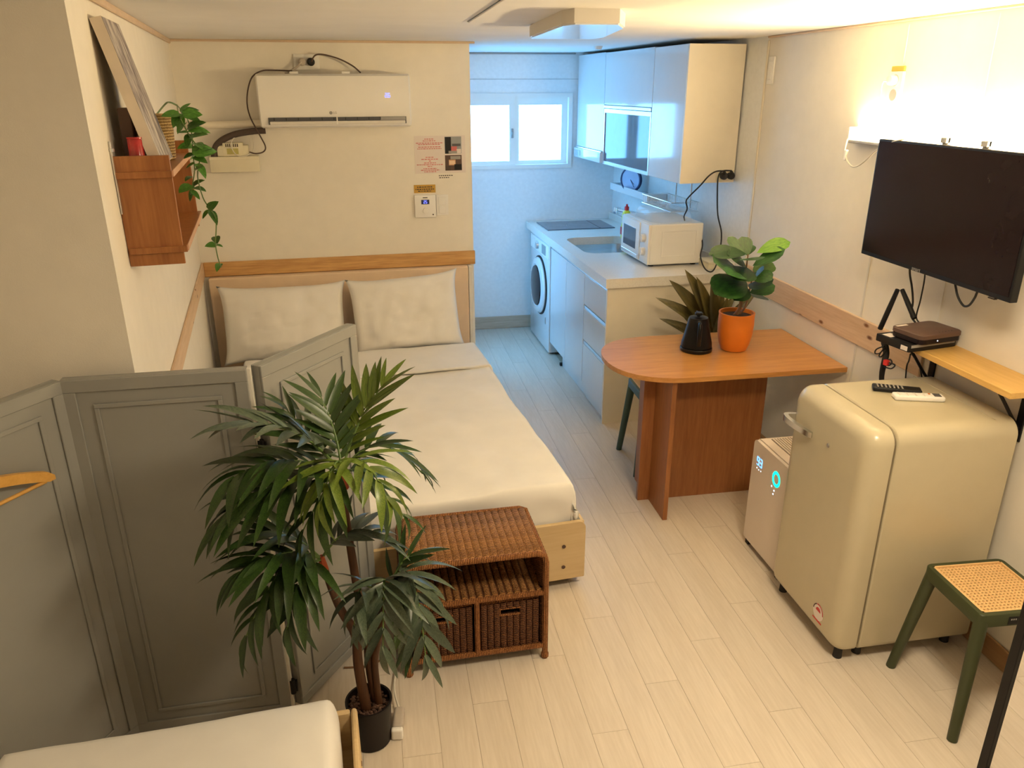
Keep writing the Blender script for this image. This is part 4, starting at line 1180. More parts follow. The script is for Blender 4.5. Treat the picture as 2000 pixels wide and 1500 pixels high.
# lever handle
bm = new()
hy0, hy1, hz = 2.335, 2.435, 0.765
path = [Vector((FX0 + 0.004, 2.395, hz)), Vector((FX0 - 0.030, 2.398, hz + 0.002)), Vector((FX0 - 0.040, 2.380, hz + 0.001)), Vector((FX0 - 0.036, 2.340, hz - 0.003)), Vector((FX0 - 0.020, 2.285, hz - 0.010)), Vector((FX0 - 0.004, 2.262, hz - 0.016))]
P = catmull(path, 5); rings = []
for i, p in enumerate(P):
    t = (P[min(i + 1, len(P) - 1)] - P[max(i - 1, 0)]).normalized(); s_ = Vector((0, 0, 1)); a = t.cross(s_).normalized(); hh = 0.013 - 0.004 * i / len(P)
    rings.append([p + s_ * hh + a * 0.008, p + s_ * hh - a * 0.008, p - s_ * hh - a * 0.008, p - s_ * hh + a * 0.008])
loft(bm, rings); obj('lever_handle', bm, 'steel', dd_, smooth=True, W=True)
bm = new(); lathe(bm, [(0.008, FX0 + 0.001), (0.008, FX0 - 0.002), (0.004, FX0 - 0.0025)], (0, 2.165, 0.755), 16, 'x'); obj('badge', bm, 'steel', dd_, W=True, smooth=True)
# energy sticker: arc, dial and red bar
stx = FX0 - 0.0004
bm = new()
def arc(bm, c, r0, r1, a0, a1, x, n=24):
    A = [bm.verts.new((x, c[0] - r0 * math.cos(a0 + (a1 - a0) * k / n), c[1] + r0 * math.sin(a0 + (a1 - a0) * k / n))) for k in range(n + 1)]
    B = [bm.verts.new((x, c[0] - r1 * math.cos(a0 + (a1 - a0) * k / n), c[1] + r1 * math.sin(a0 + (a1 - a0) * k / n))) for k in range(n + 1)]
    for k in range(n): bm.faces.new((A[k], B[k], B[k + 1], A[k + 1]))
sc_ = (2.070, 0.140)
arc(bm, sc_, 0.001, 0.033, 0.0, 2 * PI, stx - 0.0003); stk = obj('energy_sticker', bm, 'paper', dd_, W=True)
bm = new(); arc(bm, sc_, 0.027, 0.032, 0.0, 0.62 * PI, stx - 0.0008); obj('dial_arc', bm, 'red_label', stk, W=True)
bm = new(); arc(bm, sc_, 0.027, 0.032, 0.64 * PI, PI, stx - 0.0008); obj('dial_arc', bm, 'dark_brown', stk, W=True)
bm = new(); arc(bm, (sc_[0], sc_[1] + 0.003), 0.0005, 0.015, 0.0, PI, stx - 0.0008); obj('dial_mark', bm, 'red_label', stk, W=True)
bm = new(); b2(bm, stx - 0.0008, stx - 0.0002, sc_[0] - 0.028, sc_[0] + 0.028, sc_[1] - 0.038, sc_[1] - 0.032); obj('red_bar', bm, 'red_label', stk, W=True)
for (xx, yy) in ((FX0 + 0.05, FY0 + 0.04), (FX0 + 0.05, FY1 - 0.04), (FX0 + 0.13, FY0 + 0.05), (FX1 - 0.05, FY0 + 0.05), (FX1 - 0.05, FY1 - 0.05)):
    bm = new(); lathe(bm, [(0.016, 0.0), (0.014, 0.046)], (xx, yy, 0), 14); obj('foot', bm, 'black_rubber', fr_, W=True, smooth=True)

# remotes on the fridge
def remote(name, label, pa, pb, w, h, body, n_rows, screen=None, btn='grey_plastic', top_btn=None):
    pa = Vector(pa); pb = Vector(pb); d = pb - pa; L = d.length; rz = math.atan2(d.y, d.x); mid = (pa + pb) / 2
    t = thing(name, label, 'remote', (mid.x, mid.y, FZ1 + 0.0005), rz)
    bm = new(); b2(bm, -L / 2, L / 2, -w / 2, w / 2, 0.0, h, min(h * 0.45, 0.007), 3); obj('casing', bm, body, t, smooth=True)
    for r in range(n_rows):
        for c in range(3):
            bm = new(); box(bm, (-L * 0.40 + r * L * 0.50 / max(1, n_rows - 1), (c - 1) * w * 0.26, h + 0.0006), (L * 0.035, w * 0.16, 0.0022), 0, 0.0006, 1); obj('button', bm, btn, t)
    if screen:
        bm = new(); box(bm, (L * 0.36, 0, h + 0.0004), (L * 0.14, w * 0.66, 0.0014)); obj('display', bm, screen, t)
        bm = new(); box(bm, (L * 0.22, w * 0.2, h + 0.0008), (L * 0.04, w * 0.2, 0.0024), 0, 0.0006, 1); obj('power_button', bm, top_btn or 'red_label', t)
    return t
remote('remote_control', 'black television remote lying on the fridge', onz(1704, 754, FZ1 + 0.012), onz(1800, 763, FZ1 + 0.012), 0.046, 0.017, 'black_plastic', 7, btn='ink_grey')
remote('remote_control', 'white air-conditioner remote lying on the fridge', onz(1745, 772, FZ1 + 0.012), onz(1843, 776, FZ1 + 0.012), 0.042, 0.018, 'white_plastic', 4, 'dark_grey', 'lamp_plastic', 'pot_orange')

# ================================================================ AIR PURIFIER
ap = thing('air_purifier', 'white air purifier with lit blue digits beside the fridge', 'air purifier', (1.53, 2.60, 0))
bm = new(); ysec = rrect(2.447, 2.752, 0.032, 0.512, (0.022, 0.022, 0.008, 0.008), 6)
loft(bm, [[(x_, p[0], p[1]) for p in ysec] for x_ in (1.534, 1.72)]); obj('body', bm, 'purifier_white', ap, smooth=True, W=True)
bm = new(); ysec2 = rrect(2.447, 2.752, 0.032, 0.508, (0.022, 0.022, 0.008, 0.008), 6)
loft(bm, [[(x_, p[0], p[1]) for p in ysec2] for x_ in (1.518, 1.532)]); fpn = obj('front_panel', bm, 'purifier_white', ap, smooth=True, W=True)
bm = new(); b2(bm, 1.575, 1.700, 2.475, 2.722, 0.508, 0.5125); gr = obj('grille_well', bm, 'dark_brown', ap, W=True)
for k in range(11):
    xx = 1.578 + k * 0.0118
    bm = new(); b2(bm, xx, xx + 0.0075, 2.478, 2.72, 0.511, 0.5165, 0.001, 1); obj('grille_slat', bm, 'purifier_white', gr, W=True)
dg = digits('93', 0.034); o = obj('display_digits', dg, 'digit_blue', fpn); o.matrix_local = parent_matrix(fpn).inverted() @ FACE_NX((1.5175, 2.690, 0.425))
for (dy, dz) in ((0.016, 0.0), (0.0, -0.003), (-0.018, -0.001)):
    bm = new(); lathe(bm, [(0.003, 0.0), (0.002, -0.001)], (1.518, 2.690 + dy, 0.392 + dz), 10, 'x'); obj('status_dot', bm, 'dot_white', fpn, W=True)
bm = new()
A = []; B = []
rc = (2.545, 0.420)
for k in range(40):
    a = 2 * PI * k / 40
    A.append(bm.verts.new((1.5174, rc[0] + 0.019 * math.cos(a), rc[1] + 0.021 * math.sin(a)))); B.append(bm.verts.new((1.5174, rc[0] + 0.031 * math.cos(a), rc[1] + 0.034 * math.sin(a))))
for k in range(40): bm.faces.new((A[k], B[k], B[(k + 1) % 40], A[(k + 1) % 40]))
obj('status_ring', bm, 'ring_teal', fpn, W=True)
for (dy, dz) in ((0.028, -0.045), (0.006, -0.055), (0.010, -0.072)):
    bm = new(); lathe(bm, [(0.004, 0.0), (0.003, -0.001)], (1.518, rc[0] + dy, rc[1] + dz), 10, 'x'); obj('status_dot', bm, 'dot_white', fpn, W=True)
for (xx, yy) in ((1.54, 2.735), (1.54, 2.465), (1.70, 2.735), (1.70, 2.465)):
    bm = new(); b2(bm, xx - 0.012, xx + 0.012, yy - 0.012, yy + 0.012, 0.0, 0.032); obj('foot', bm, 'black_rubber', ap, W=True)


# ================================================================ TELEVISION AND LAMP
tv = thing('television', 'black flat television on a wall bracket under the light bar', 'television', (1.87, 2.36, 1.285))
TX, TY0, TY1, TZ0, TZ1 = 1.862, 1.972, 2.738, 1.286, 1.716
bm = new(); b2(bm, TX + 0.002, TX + 0.028, TY0, TY1, TZ0, TZ1, 0.003, 2); bz = obj('bezel', bm, 'black_plastic', tv, W=True)
bm = new(); b2(bm, TX, TX + 0.004, TY0 + 0.010, TY1 - 0.010, TZ0 + 0.016, TZ1 - 0.008); obj('screen', bm, 'black_glass', tv, W=True)
bm = new(); b2(bm, TX + 0.026, TX + 0.062, TY0 + 0.12, TY1 - 0.12, TZ0 + 0.03, TZ0 + 0.24, 0.01, 2); obj('rear_housing', bm, 'black_plastic', tv, W=True)
bm = new(); b2(bm, TX + 0.06, XW, 2.28, 2.44, 1.38, 1.58, 0.004, 1); obj('wall_bracket', bm, 'black_metal', tv, W=True)
for yy in (2.42, 2.235):
    bm = new()
    b2(bm, TX + 0.03, TX + 0.045, yy - 0.014, yy + 0.014, 1.60, 1.738, 0.002, 1); b2(bm, TX + 0.022, TX + 0.040, yy - 0.014, yy + 0.014, 1.720, 1.738, 0.002, 1)
    obj('bracket_hook', bm, 'grey_plastic', tv, W=True)
lg = textobj('brand_print', 'smart', 0.020, parent_matrix(bz).inverted() @ FACE_NX((TX + 0.0015, 2.408, TZ0 + 0.0085)), 'ink_grey', bz)
bm = new(); b2(bm, TX - 0.001, TX + 0.012, 2.03, 2.06, TZ0 - 0.005, TZ0 + 0.001, 0.002, 1); obj('sensor_window', bm, 'black_glass', tv, W=True)

ll = thing('light_bar', 'glowing LED light bar on the wall behind the television', 'lamp', (1.99, 2.62, 1.68))
bm = new(); b2(bm, 1.998, XW - 0.001, 2.08, 3.150, 1.674, 1.688, 0.003, 1); obj('base_channel', bm, 'grey_plastic', ll, W=True)
bm = new(); n = 14; secs = []
for yy in (2.085, 3.145):
    arc_ = [(2.010 + 0.026 * k / n - 0.005 * math.sin(PI * k / n), 1.689 + 0.052 * k / n + 0.003 * math.sin(PI * k / n)) for k in range(n + 1)] + [(2.038, 1.689)]
    secs.append([(p[0], yy, p[1]) for p in arc_])
loft(bm, secs); obj('diffuser', bm, 'led_diffuser', ll, smooth=True, W=True)
for yy in (2.080, 3.150):
    bm = new(); b2(bm, 1.997, 2.044, yy - 0.005, yy + 0.005, 1.674, 1.738, 0.003, 2); obj('end_cap', bm, 'white_plastic', ll, W=True)

cord('lamp_cord', 'thin white cord with inline switch looping from the light bar', [Vector((2.00, 3.155, 1.69)), onx(1652, 285, 1.98), onx(1650, 300, 1.97), onx(1657, 318, 1.96), onx(1668, 326, 1.95), onx(1685, 318, 1.93), onx(1710, 295, 1.90), onx(1735, 280, 1.87), onx(1760, 273, 1.87), onx(1775, 271, 1.90), Vector((1.99, 2.70, 1.74))], 0.0032, 'cord_white')
q = onx(1652, 303, 1.968)
bm = new(); b2(bm, -0.006, 0.006, -0.008, 0.008, -0.022, 0.022, 0.005, 3); obj('cord_switch', bm, 'white_plastic', bpy.data.objects['lamp_cord'], smooth=True).location = Vector(q) - Vector(bpy.data.objects['lamp_cord'].location)

ws = thing('wall_socket', 'white upright double socket on the wall above the light bar', 'socket', (XW, 2.945, 1.900))
bm = new(); b2(bm, -0.012, 0.0, -0.042, 0.042, -0.068, 0.052, 0.004, 2); pf = obj('faceplate', bm, 'white_plastic', ws, smooth=True)
for zz in (0.020, -0.034):
    bm = new(); lathe(bm, [(0.022, -0.0125), (0.020, -0.005), (0.004, -0.005)], (0, 0, zz), 24, 'x'); obj('socket_well', bm, 'grey_plastic', pf, smooth=True)
bm = new(); b2(bm, -0.008, 0.0, -0.040, 0.040, 0.052, 0.072, 0.002, 1); obj('tape_strip', bm, 'kraft_paper', ws)
pg = thing('power_plug', 'white plug of the light bar in the upright wall socket', 'plug', (XW - 0.012, 2.945, 1.920))
bm = new(); lathe(bm, [(0.017, 0.0), (0.019, -0.01), (0.018, -0.026), (0.008, -0.030)], (0, 0, 0), 20, 'x'); b2(bm, -0.026, -0.012, 0.012, 0.040, -0.006, 0.006, 0.003, 1); obj('plug_body', bm, 'white_plastic', pg, smooth=True)
part_cord(pg, [Vector((XW - 0.032, 2.985, 1.920)), onx(1722, 170, 2.02), onx(1719, 200, 2.025), Vector((2.030, 3.00, 1.78)), Vector((2.030, 2.99, 1.715))], 0.0022, 'cord_white')
bm = new(); b2(bm, -0.010, 0.0, -0.030, 0.030, -0.066, 0.066, 0.004, 2)
bp_ = obj('blank_plate', bm, 'white_plastic', label='plain white blanking plate high on the wall by the cabinets', cat='wall plate', loc=(XW, 3.985, 1.975), smooth=True)
bm = new(); b2(bm, -0.012, -0.009, -0.018, 0.018, -0.045, 0.045, 0.002, 1); obj('cover', bm, 'white_plastic', bp_)

# ================================================================ WALL SHELF WITH ROUTER AND SET-TOP BOX
sh = thing('wall_shelf', 'narrow honey-coloured wall shelf on black brackets above the fridge', 'shelf', (XW, 2.2, 1.0))
bm = new(); b2(bm, 1.880, XW - 0.001, 1.905, 2.535, 0.998, 1.020, 0.002, 1); obj('shelf_board', bm, 'yellow_wood', sh, W=True)
for yy in (2.005, 2.445):
    bm = new()
    b2(bm, XW - 0.008, XW - 0.0005, yy - 0.014, yy + 0.014, 0.800, 0.997, 0.001, 1)
    b2(bm, 1.900, XW - 0.008, yy - 0.014, yy + 0.014, 0.989, 0.997, 0.001, 1)
    tube(bm, [(1.925, yy, 0.990), (1.96, yy, 0.945), (2.005, yy, 0.885), (XW - 0.006, yy, 0.845)], 0.0055, 6, 3)
    obj('bracket', bm, 'black_metal', sh, W=True)

ro = thing('router', 'flat black router with two raised antennas on the wall shelf', 'router', (1.908, 2.398, 1.0205), 0.17)
bm = new(); b2(bm, -0.108, 0.108, -0.078, 0.078, 0.0, 0.028, 0.004, 2); obj('router_body', bm, 'black_plastic', ro, smooth=True)
bm = new(); b2(bm, -0.100, -0.060, 0.020, 0.060, 0.028, 0.0285); obj('sticker', bm, 'paper', ro)
bm = new(); b2(bm, -0.1085, -0.1075, -0.070, -0.040, 0.004, 0.020); obj('sticker', bm, 'paper', ro)
bm = new(); b2(bm, -0.10, 0.10, -0.0788, -0.0775, 0.016, 0.026); obj('front_band', bm, 'grey_plastic', ro)
for (pb, pt) in ((onx(1719, 642, 1.835), onx(1753, 566, 1.835)), (onx(1786, 622, 1.94), onx(1762, 566, 1.94))):
    bm = new(); tube(bm, [pb, pb + (pt - pb) * 0.5, pt], [0.0095, 0.0095, 0.008], 10); obj('antenna', bm, 'black_plastic', ro, smooth=True, W=True)
stb = thing('set_top_box', 'brownish black set-top box stacked on the router', 'set-top box', (1.925, 2.372, 1.0490), 0.17)
bm = new(); loft(bm, [[(p[0], p[1], z) for p in rrect(-0.095 + i, 0.095 - i, -0.07 + i, 0.07 - i, 0.022, 5)] for (i, z) in ((0.003, 0.0), (0, 0.003), (0, 0.020))]); obj('lower_case', bm, 'black_glass', stb, smooth=True)
bm = new(); loft(bm, [[(p[0], p[1], z) for p in rrect(-0.097 + i, 0.097 - i, -0.072 + i, 0.072 - i, 0.022, 5)] for (i, z) in ((0, 0.0205), (0, 0.034), (0.003, 0.037))]); uc = obj('upper_case', bm, 'dark_brown', stb, smooth=True)
bm = new(); b2(bm, -0.085, -0.035, 0.050, 0.062, 0.0368, 0.0374); obj('sticker', bm, 'paper', uc)
for k in range(5):
    bm = new(); lathe(bm, [(0.0022, 0.0365), (0.0018, 0.0378)], (0.0 + k * 0.014, -0.055, 0), 8); obj('button', bm, 'black_plastic', uc)
bm = new(); lathe(bm, [(0.0025, 0.0), (0.0015, -0.0012)], (-0.02, -0.0705, 0.012), 8, 'y'); obj('status_light', bm, 'dot_white', stb)

# cables
cord('tv_cable', 'black cable dropping from the television behind the left antenna', [Vector((1.90, 2.50, 1.33)), onx(1777, 533, 1.94), onx(1781, 560, 1.97), onx(1783, 590, 1.99), onx(1779, 615, 2.0), Vector((1.99, 2.52, 1.06))], 0.0038, 'black_rubber')
cord('tv_cable', 'thin straight black cable from the television to the set-top box', [Vector((1.90, 2.42, 1.33)), onx(1806, 542, 1.95), onx(1798, 585, 1.97), onx(1790, 622, 1.99), Vector((1.99, 2.455, 1.06))], 0.0028, 'black_rubber')
cord('tv_cable', 'black cable hanging in a short loop under the television', [Vector((1.895, 2.28, 1.34)), onx(1866, 558, 1.90), onx(1871, 580, 1.90), onx(1882, 597, 1.90), onx(1893, 596, 1.90), onx(1903, 583, 1.90), onx(1908, 572, 1.90), Vector((1.895, 2.13, 1.34))], 0.0038, 'black_rubber')
cord('tv_cable', 'black cable running down the wall from the shelf behind the fridge', [onx(1778, 692, 1.955), onx(1775, 705, 1.985), onx(1770, 722, 2.03), Vector((2.035, 2.55, 0.70))], 0.003, 'black_rubber')
cord('tv_cable', 'black cable slanting under the shelf towards its far bracket', [onx(1780, 690, 1.955), onx(1788, 702, 1.99), onx(1797, 718, 2.03), Vector((2.035, 2.46, 0.80))], 0.003, 'black_rubber')
bun = thing('cable_bundle', 'tangled black cables with a red tie hanging below the router', 'cables', onx(1725, 672, 1.84))
base_y = 1.84
bm = new(); tube(bm, [onx(1727, 668, 1.85), onx(1731, 690, 1.85), onx(1726, 712, 1.85), onx(1722, 735, 1.87), onx(1722, 775, 1.90)], [0.012, 0.011, 0.010, 0.008], 10, 4); obj('main_cable', bm, 'black_rubber', bun, smooth=True, W=True)
for lo in ([(1727, 676), (1712, 682), (1709, 690), (1718, 690), (1727, 680)], [(1728, 678), (1717, 694), (1722, 696), (1730, 684)], [(1728, 706), (1738, 702), (1742, 708), (1736, 714), (1727, 712)], [(1728, 708), (1742, 710), (1748, 714), (1740, 720), (1726, 716)]):
    bm = new(); tube(bm, [onx(a, b, 1.838) for a, b in lo], 0.0026, 6, 5); obj('cable_loop', bm, 'black_rubber', bun, smooth=True, W=True)
q = onx(1731, 708, 1.832); bm = new(); box(bm, q, (0.016, 0.018, 0.022), 0.3, 0.004, 2); obj('red_tie', bm, 'red_label', bun, W=True)

# ================================================================ STANDING MIRROR AT THE RIGHT EDGE
mr = thing('standing_mirror', 'black-framed standing mirror at the lower right edge', 'mirror', (1.645, 1.15, 0))
bm = new()
mx, my0, my1, mz1 = 1.668, 1.02, 1.478, 0.80
fwm = 0.030
for (a, b, c, d) in ((my1 - fwm, my1, 0.0, mz1), (my0, my0 + fwm, 0.0, mz1), (my0 + fwm, my1 - fwm, 0.0, fwm), (my0 + fwm, my1 - fwm, mz1 - fwm, mz1)): b2(bm, mx - 0.012, mx + 0.012, a, b, c, d, 0.002, 1)
obj('frame', bm, 'black_metal', mr, W=True)
bm = new(); b2(bm, mx - 0.004, mx + 0.004, my0 + fwm, my1 - fwm, fwm, mz1 - fwm); obj('mirror_glass', bm, 'mirror_glass', mr, W=True)
bm = new(); tube(bm, [(mx + 0.013, 1.25, 0.70), (mx + 0.20, 1.25, 0.008)], 0.008, 8); obj('easel_leg', bm, 'black_metal', mr, W=True)


# ================================================================ RATTAN CABINET AND BASKETS
RC = (0.0, 2.150, 0.0); RRZ = 0.025
rc_ = thing('rattan_cabinet', 'woven brown rattan cabinet at the foot of the bed', 'cabinet', RC, RRZ)
RW, RD, RH = 0.500, 0.325, 0.445
# top: bundles of cane running front to back
nr = 18
ribw = (RW - 0.05) / nr
bm = new(); tube(bm, [(0, 0.018, 0), (0, RD - 0.018, 0)], ribw * 0.60, 12); move(bm, Matrix.Diagonal((1, 1, 0.55, 1)))
ribme = bpy.data.meshes.new('top_rib'); bm.to_mesh(ribme); bm.free(); ribme.materials.append(MATS['rattan_rib'])
for p in ribme.polygons: p.use_smooth = True
for k in range(nr):
    o = bpy.data.objects.new('top_rib', ribme); COL.objects.link(o); o.parent = rc_; o.location = (0.025 + ribw * (k + 0.5), 0, RH - 0.010)
for (yy) in (0.010, RD - 0.010):
    bm = new(); tube(bm, [(0.010, yy, 0.0), (0.010, yy, RH - 0.045), (0.016, yy, RH - 0.020), (0.040, yy, RH - 0.010), (RW - 0.040, yy, RH - 0.010), (RW - 0.016, yy, RH - 0.020), (RW - 0.010, yy, RH - 0.045), (RW - 0.010, yy, 0.0)], 0.0105, 10)
    obj('hoop_frame', bm, 'rattan_wrap', rc_, smooth=True)
for xx in (0.012, RW - 0.012):
    bm = new(); tube(bm, [(xx, 0.01, RH - 0.032), (xx, RD - 0.01, RH - 0.032)], 0.010, 8); obj('side_roll', bm, 'rattan_wrap', rc_, smooth=True)
    for k in range(11):
        yy = 0.035 + k * 0.0255
        bm = new(); tube(bm, [(xx, yy, 0.045), (xx, yy, RH - 0.035)], 0.0125, 8); obj('side_rib', bm, 'rattan_basket', rc_, smooth=True)
    for yy in (0.010, RD - 0.010):
        bm = new(); lathe(bm, [(0.008, 0.0), (0.014, 0.006), (0.014, 0.018), (0.010, 0.026)], (xx - 0.002 if xx < 0.1 else xx + 0.002, yy, 0), 12); obj('foot', bm, 'rattan_wrap', rc_, smooth=True)
bm = new(); b2(bm, 0.02, RW - 0.02, RD - 0.022, RD - 0.010, 0.05, RH - 0.03); obj('back_panel', bm, 'rattan_basket', rc_)
for (z, nm) in ((0.275, 'middle_shelf'), (0.052, 'bottom_shelf')):
    bm = new(); b2(bm, 0.02, RW - 0.02, 0.02, RD - 0.02, z - 0.006, z + 0.004); sp = obj(nm, bm, 'rattan_basket', rc_)
    bm = new(); tube(bm, [(0.012, 0.012, z), (RW - 0.012, 0.012, z)], 0.0095, 8); obj('shelf_roll', bm, 'rattan_wrap', sp, smooth=True)
    if z > 0.2:
        for k in range(18):
            bm = new(); xx = 0.03 + k * 0.0259; tube(bm, [(xx, 0.02, z + 0.002), (xx, RD - 0.025, z + 0.002)], 0.0120, 8); obj('shelf_rib', bm, 'rattan_rib', sp, smooth=True)
bm = new(); tube(bm, [(RW * 0.50, 0.012, 0.055), (RW * 0.50, 0.012, 0.272)], 0.0090, 8); obj('divider_post', bm, 'rattan_wrap', rc_, smooth=True)
bm = new(); b2(bm, RW * 0.5 - 0.004, RW * 0.5 + 0.004, 0.02, RD - 0.025, 0.058, 0.265); obj('divider_panel', bm, 'rattan_basket', rc_)


def basket(label, x0, x1):
    t = thing('rattan_basket', label, 'basket', (RC[0] + math.cos(RRZ) * x0, RC[1] + math.sin(RRZ) * x0, 0.0575), RRZ, 'baskets in the rattan cabinet')
    w = x1 - x0; H2 = 0.188; d = 0.27; y0 = 0.030
    hx0, hx1, hz0, hz1 = w * 0.33, w * 0.67, H2 - 0.052, H2 - 0.026
    nrib = 9; rw_ = w / nrib
    # front wall from upright ribs, those at the grip hole are cut
    for k in range(nrib):
        xc = rw_ * (k + 0.5)
        spans = [(0.0, H2)] if not (hx0 < xc < hx1) else [(0.0, hz0), (hz1, H2)]
        bm = new()
        for (a, b) in spans: tube(bm, [(xc, y0, a), (xc, y0, b)], rw_ * 0.56, 8)
        obj('front_rib', bm, 'rattan_basket', t, smooth=True)
    bm = new(); b2(bm, 0.002, w - 0.002, y0 + d - 0.01, y0 + d, 0, H2); b2(bm, 0.0, 0.008, y0 + 0.01, y0 + d - 0.01, 0, H2); b2(bm, w - 0.008, w, y0 + 0.01, y0 + d - 0.01, 0, H2); b2(bm, 0.008, w - 0.008, y0 + 0.01, y0 + d - 0.01, 0.0, 0.006)
    obj('basket_walls', bm, 'rattan_basket', t)
    bm = new(); tube(bm, [(0.004, y0, H2), (w - 0.004, y0, H2), (w - 0.004, y0 + d - 0.006, H2), (0.004, y0 + d - 0.006, H2), (0.004, y0, H2)], 0.006, 8); obj('basket_rim', bm, 'rattan_wrap', t, smooth=True)
    bm = new(); tube(bm, [(hx0, y0 - 0.008, hz0), (hx1, y0 - 0.008, hz0), (hx1, y0 - 0.008, hz1), (hx0, y0 - 0.008, hz1), (hx0, y0 - 0.008, hz0)], 0.004, 6); obj('grip_rim', bm, 'rattan_wrap', t, smooth=True)
    return t, (hx0, hx1, hz0, hz1, y0)
basket('rattan basket behind the palm fronds, on the cabinet\'s left side', 0.030, 0.236)
bt, (hx0, hx1, hz0, hz1, y0) = basket('rattan basket in the cabinet with a white item showing through its grip', 0.264, 0.470)
bm = new(); b2(bm, -0.02, 0.022, -0.05, 0.05, -0.012, 0.010, 0.003, 1)
bx = Vector((RC[0] + (0.264 + hx1 - 0.028), RC[1] + y0 + 0.085, 0.0575 + hz0 + 0.010))
obj('folded_cloth', bm, 'white_plastic', label='white folded item inside the right rattan basket', cat='cloth', loc=(bx.x, bx.y, bx.z))
bpy.data.objects['folded_cloth'].location.z = 0.0575 + hz0 + 0.012

# ================================================================ TALL PALM
PP = Vector((-0.120, 1.905, 0))
pm = thing('potted_palm', 'tall artificial palm in a small black pot before the screen', 'potted plant', PP)
bm = new(); lathe(bm, [(0.055, 0), (0.060, 0.003), (0.068, 0.145), (0.071, 0.148), (0.071, 0.155), (0.065, 0.155), (0.063, 0.130)], (0, 0, 0), 40); obj('pot', bm, 'pot_black', pm, smooth=True)
bm = new(); lathe(bm, [(0.0628, 0.128), (0.062, 0.132), (0.01, 0.134)], (0, 0, 0), 28); obj('soil', bm, 'soil', pm, smooth=True)
bm = new(); rng = random.Random(5)
for k in range(260):
    a = rng.random() * 2 * PI; r = 0.060 * math.sqrt(rng.random()); s = 0.0032 + 0.002 * rng.random()
    g = bmesh.ops.create_icosphere(bm, subdivisions=1, radius=s)
    for v in g['verts']: v.co = Vector((v.co.x * 1.3 + r * math.cos(a), v.co.y + r * math.sin(a), v.co.z * 0.8 + 0.136 + 0.002 * rng.random()))
obj('gravel', bm, 'gravel', pm, smooth='all', kind='stuff')
CA = ony(667, 925, 1.90); CB = ony(628, 1092, 1.88); CC = ony(752, 1165, 1.88)
tr1 = [PP + Vector((-0.008, -0.012, 0.130)), ony(700, 1300, 1.895), ony(694, 1240, 1.90), ony(668, 1195, 1.895), ony(648, 1150, 1.885), CB]
tr2 = [PP + Vector((0.022, 0.012, 0.130)), ony(722, 1300, 1.92), ony(716, 1230, 1.92), ony(700, 1160, 1.915), ony(688, 1090, 1.91), ony(676, 1010, 1.905), CA]
tr3 = [PP + Vector((0.030, 0.0, 0.130)), ony(732, 1290, 1.91), ony(745, 1225, 1.90), CC]
for tr, rr in ((tr1, [0.017, 0.014, 0.012, 0.009]), (tr2, [0.015, 0.013, 0.012, 0.009]), (tr3, [0.012, 0.010, 0.008])):
    bm = new(); tube(bm, tr, rr, 10, 5); obj('trunk', bm, 'trunk_bark', pm, smooth=True, W=True)
for c, dz in ((CA, -0.045), (CB, -0.035)):
    bm = new(); tube(bm, [c + Vector((0.004, 0, dz)), c + Vector((0, 0, 0.01))], [0.013, 0.008], 8); obj('leaf_base', bm, 'stem_red', pm, smooth=True, W=True)
pal = lambda t: (math.sin(PI * min(1.0, 0.06 + 0.94 * t) ** 0.75) ** 0.8) if t < 1 else 0.0
PLM = {m: [blade('palm_leaflet_mesh', 1.0, 0.165, pal, d_, 0.35, m, 7, 1) for d_ in (0.12, 0.35, 0.62)] for m in ('palm_leaf', 'palm_leaf_grey', 'palm_leaf_light')}
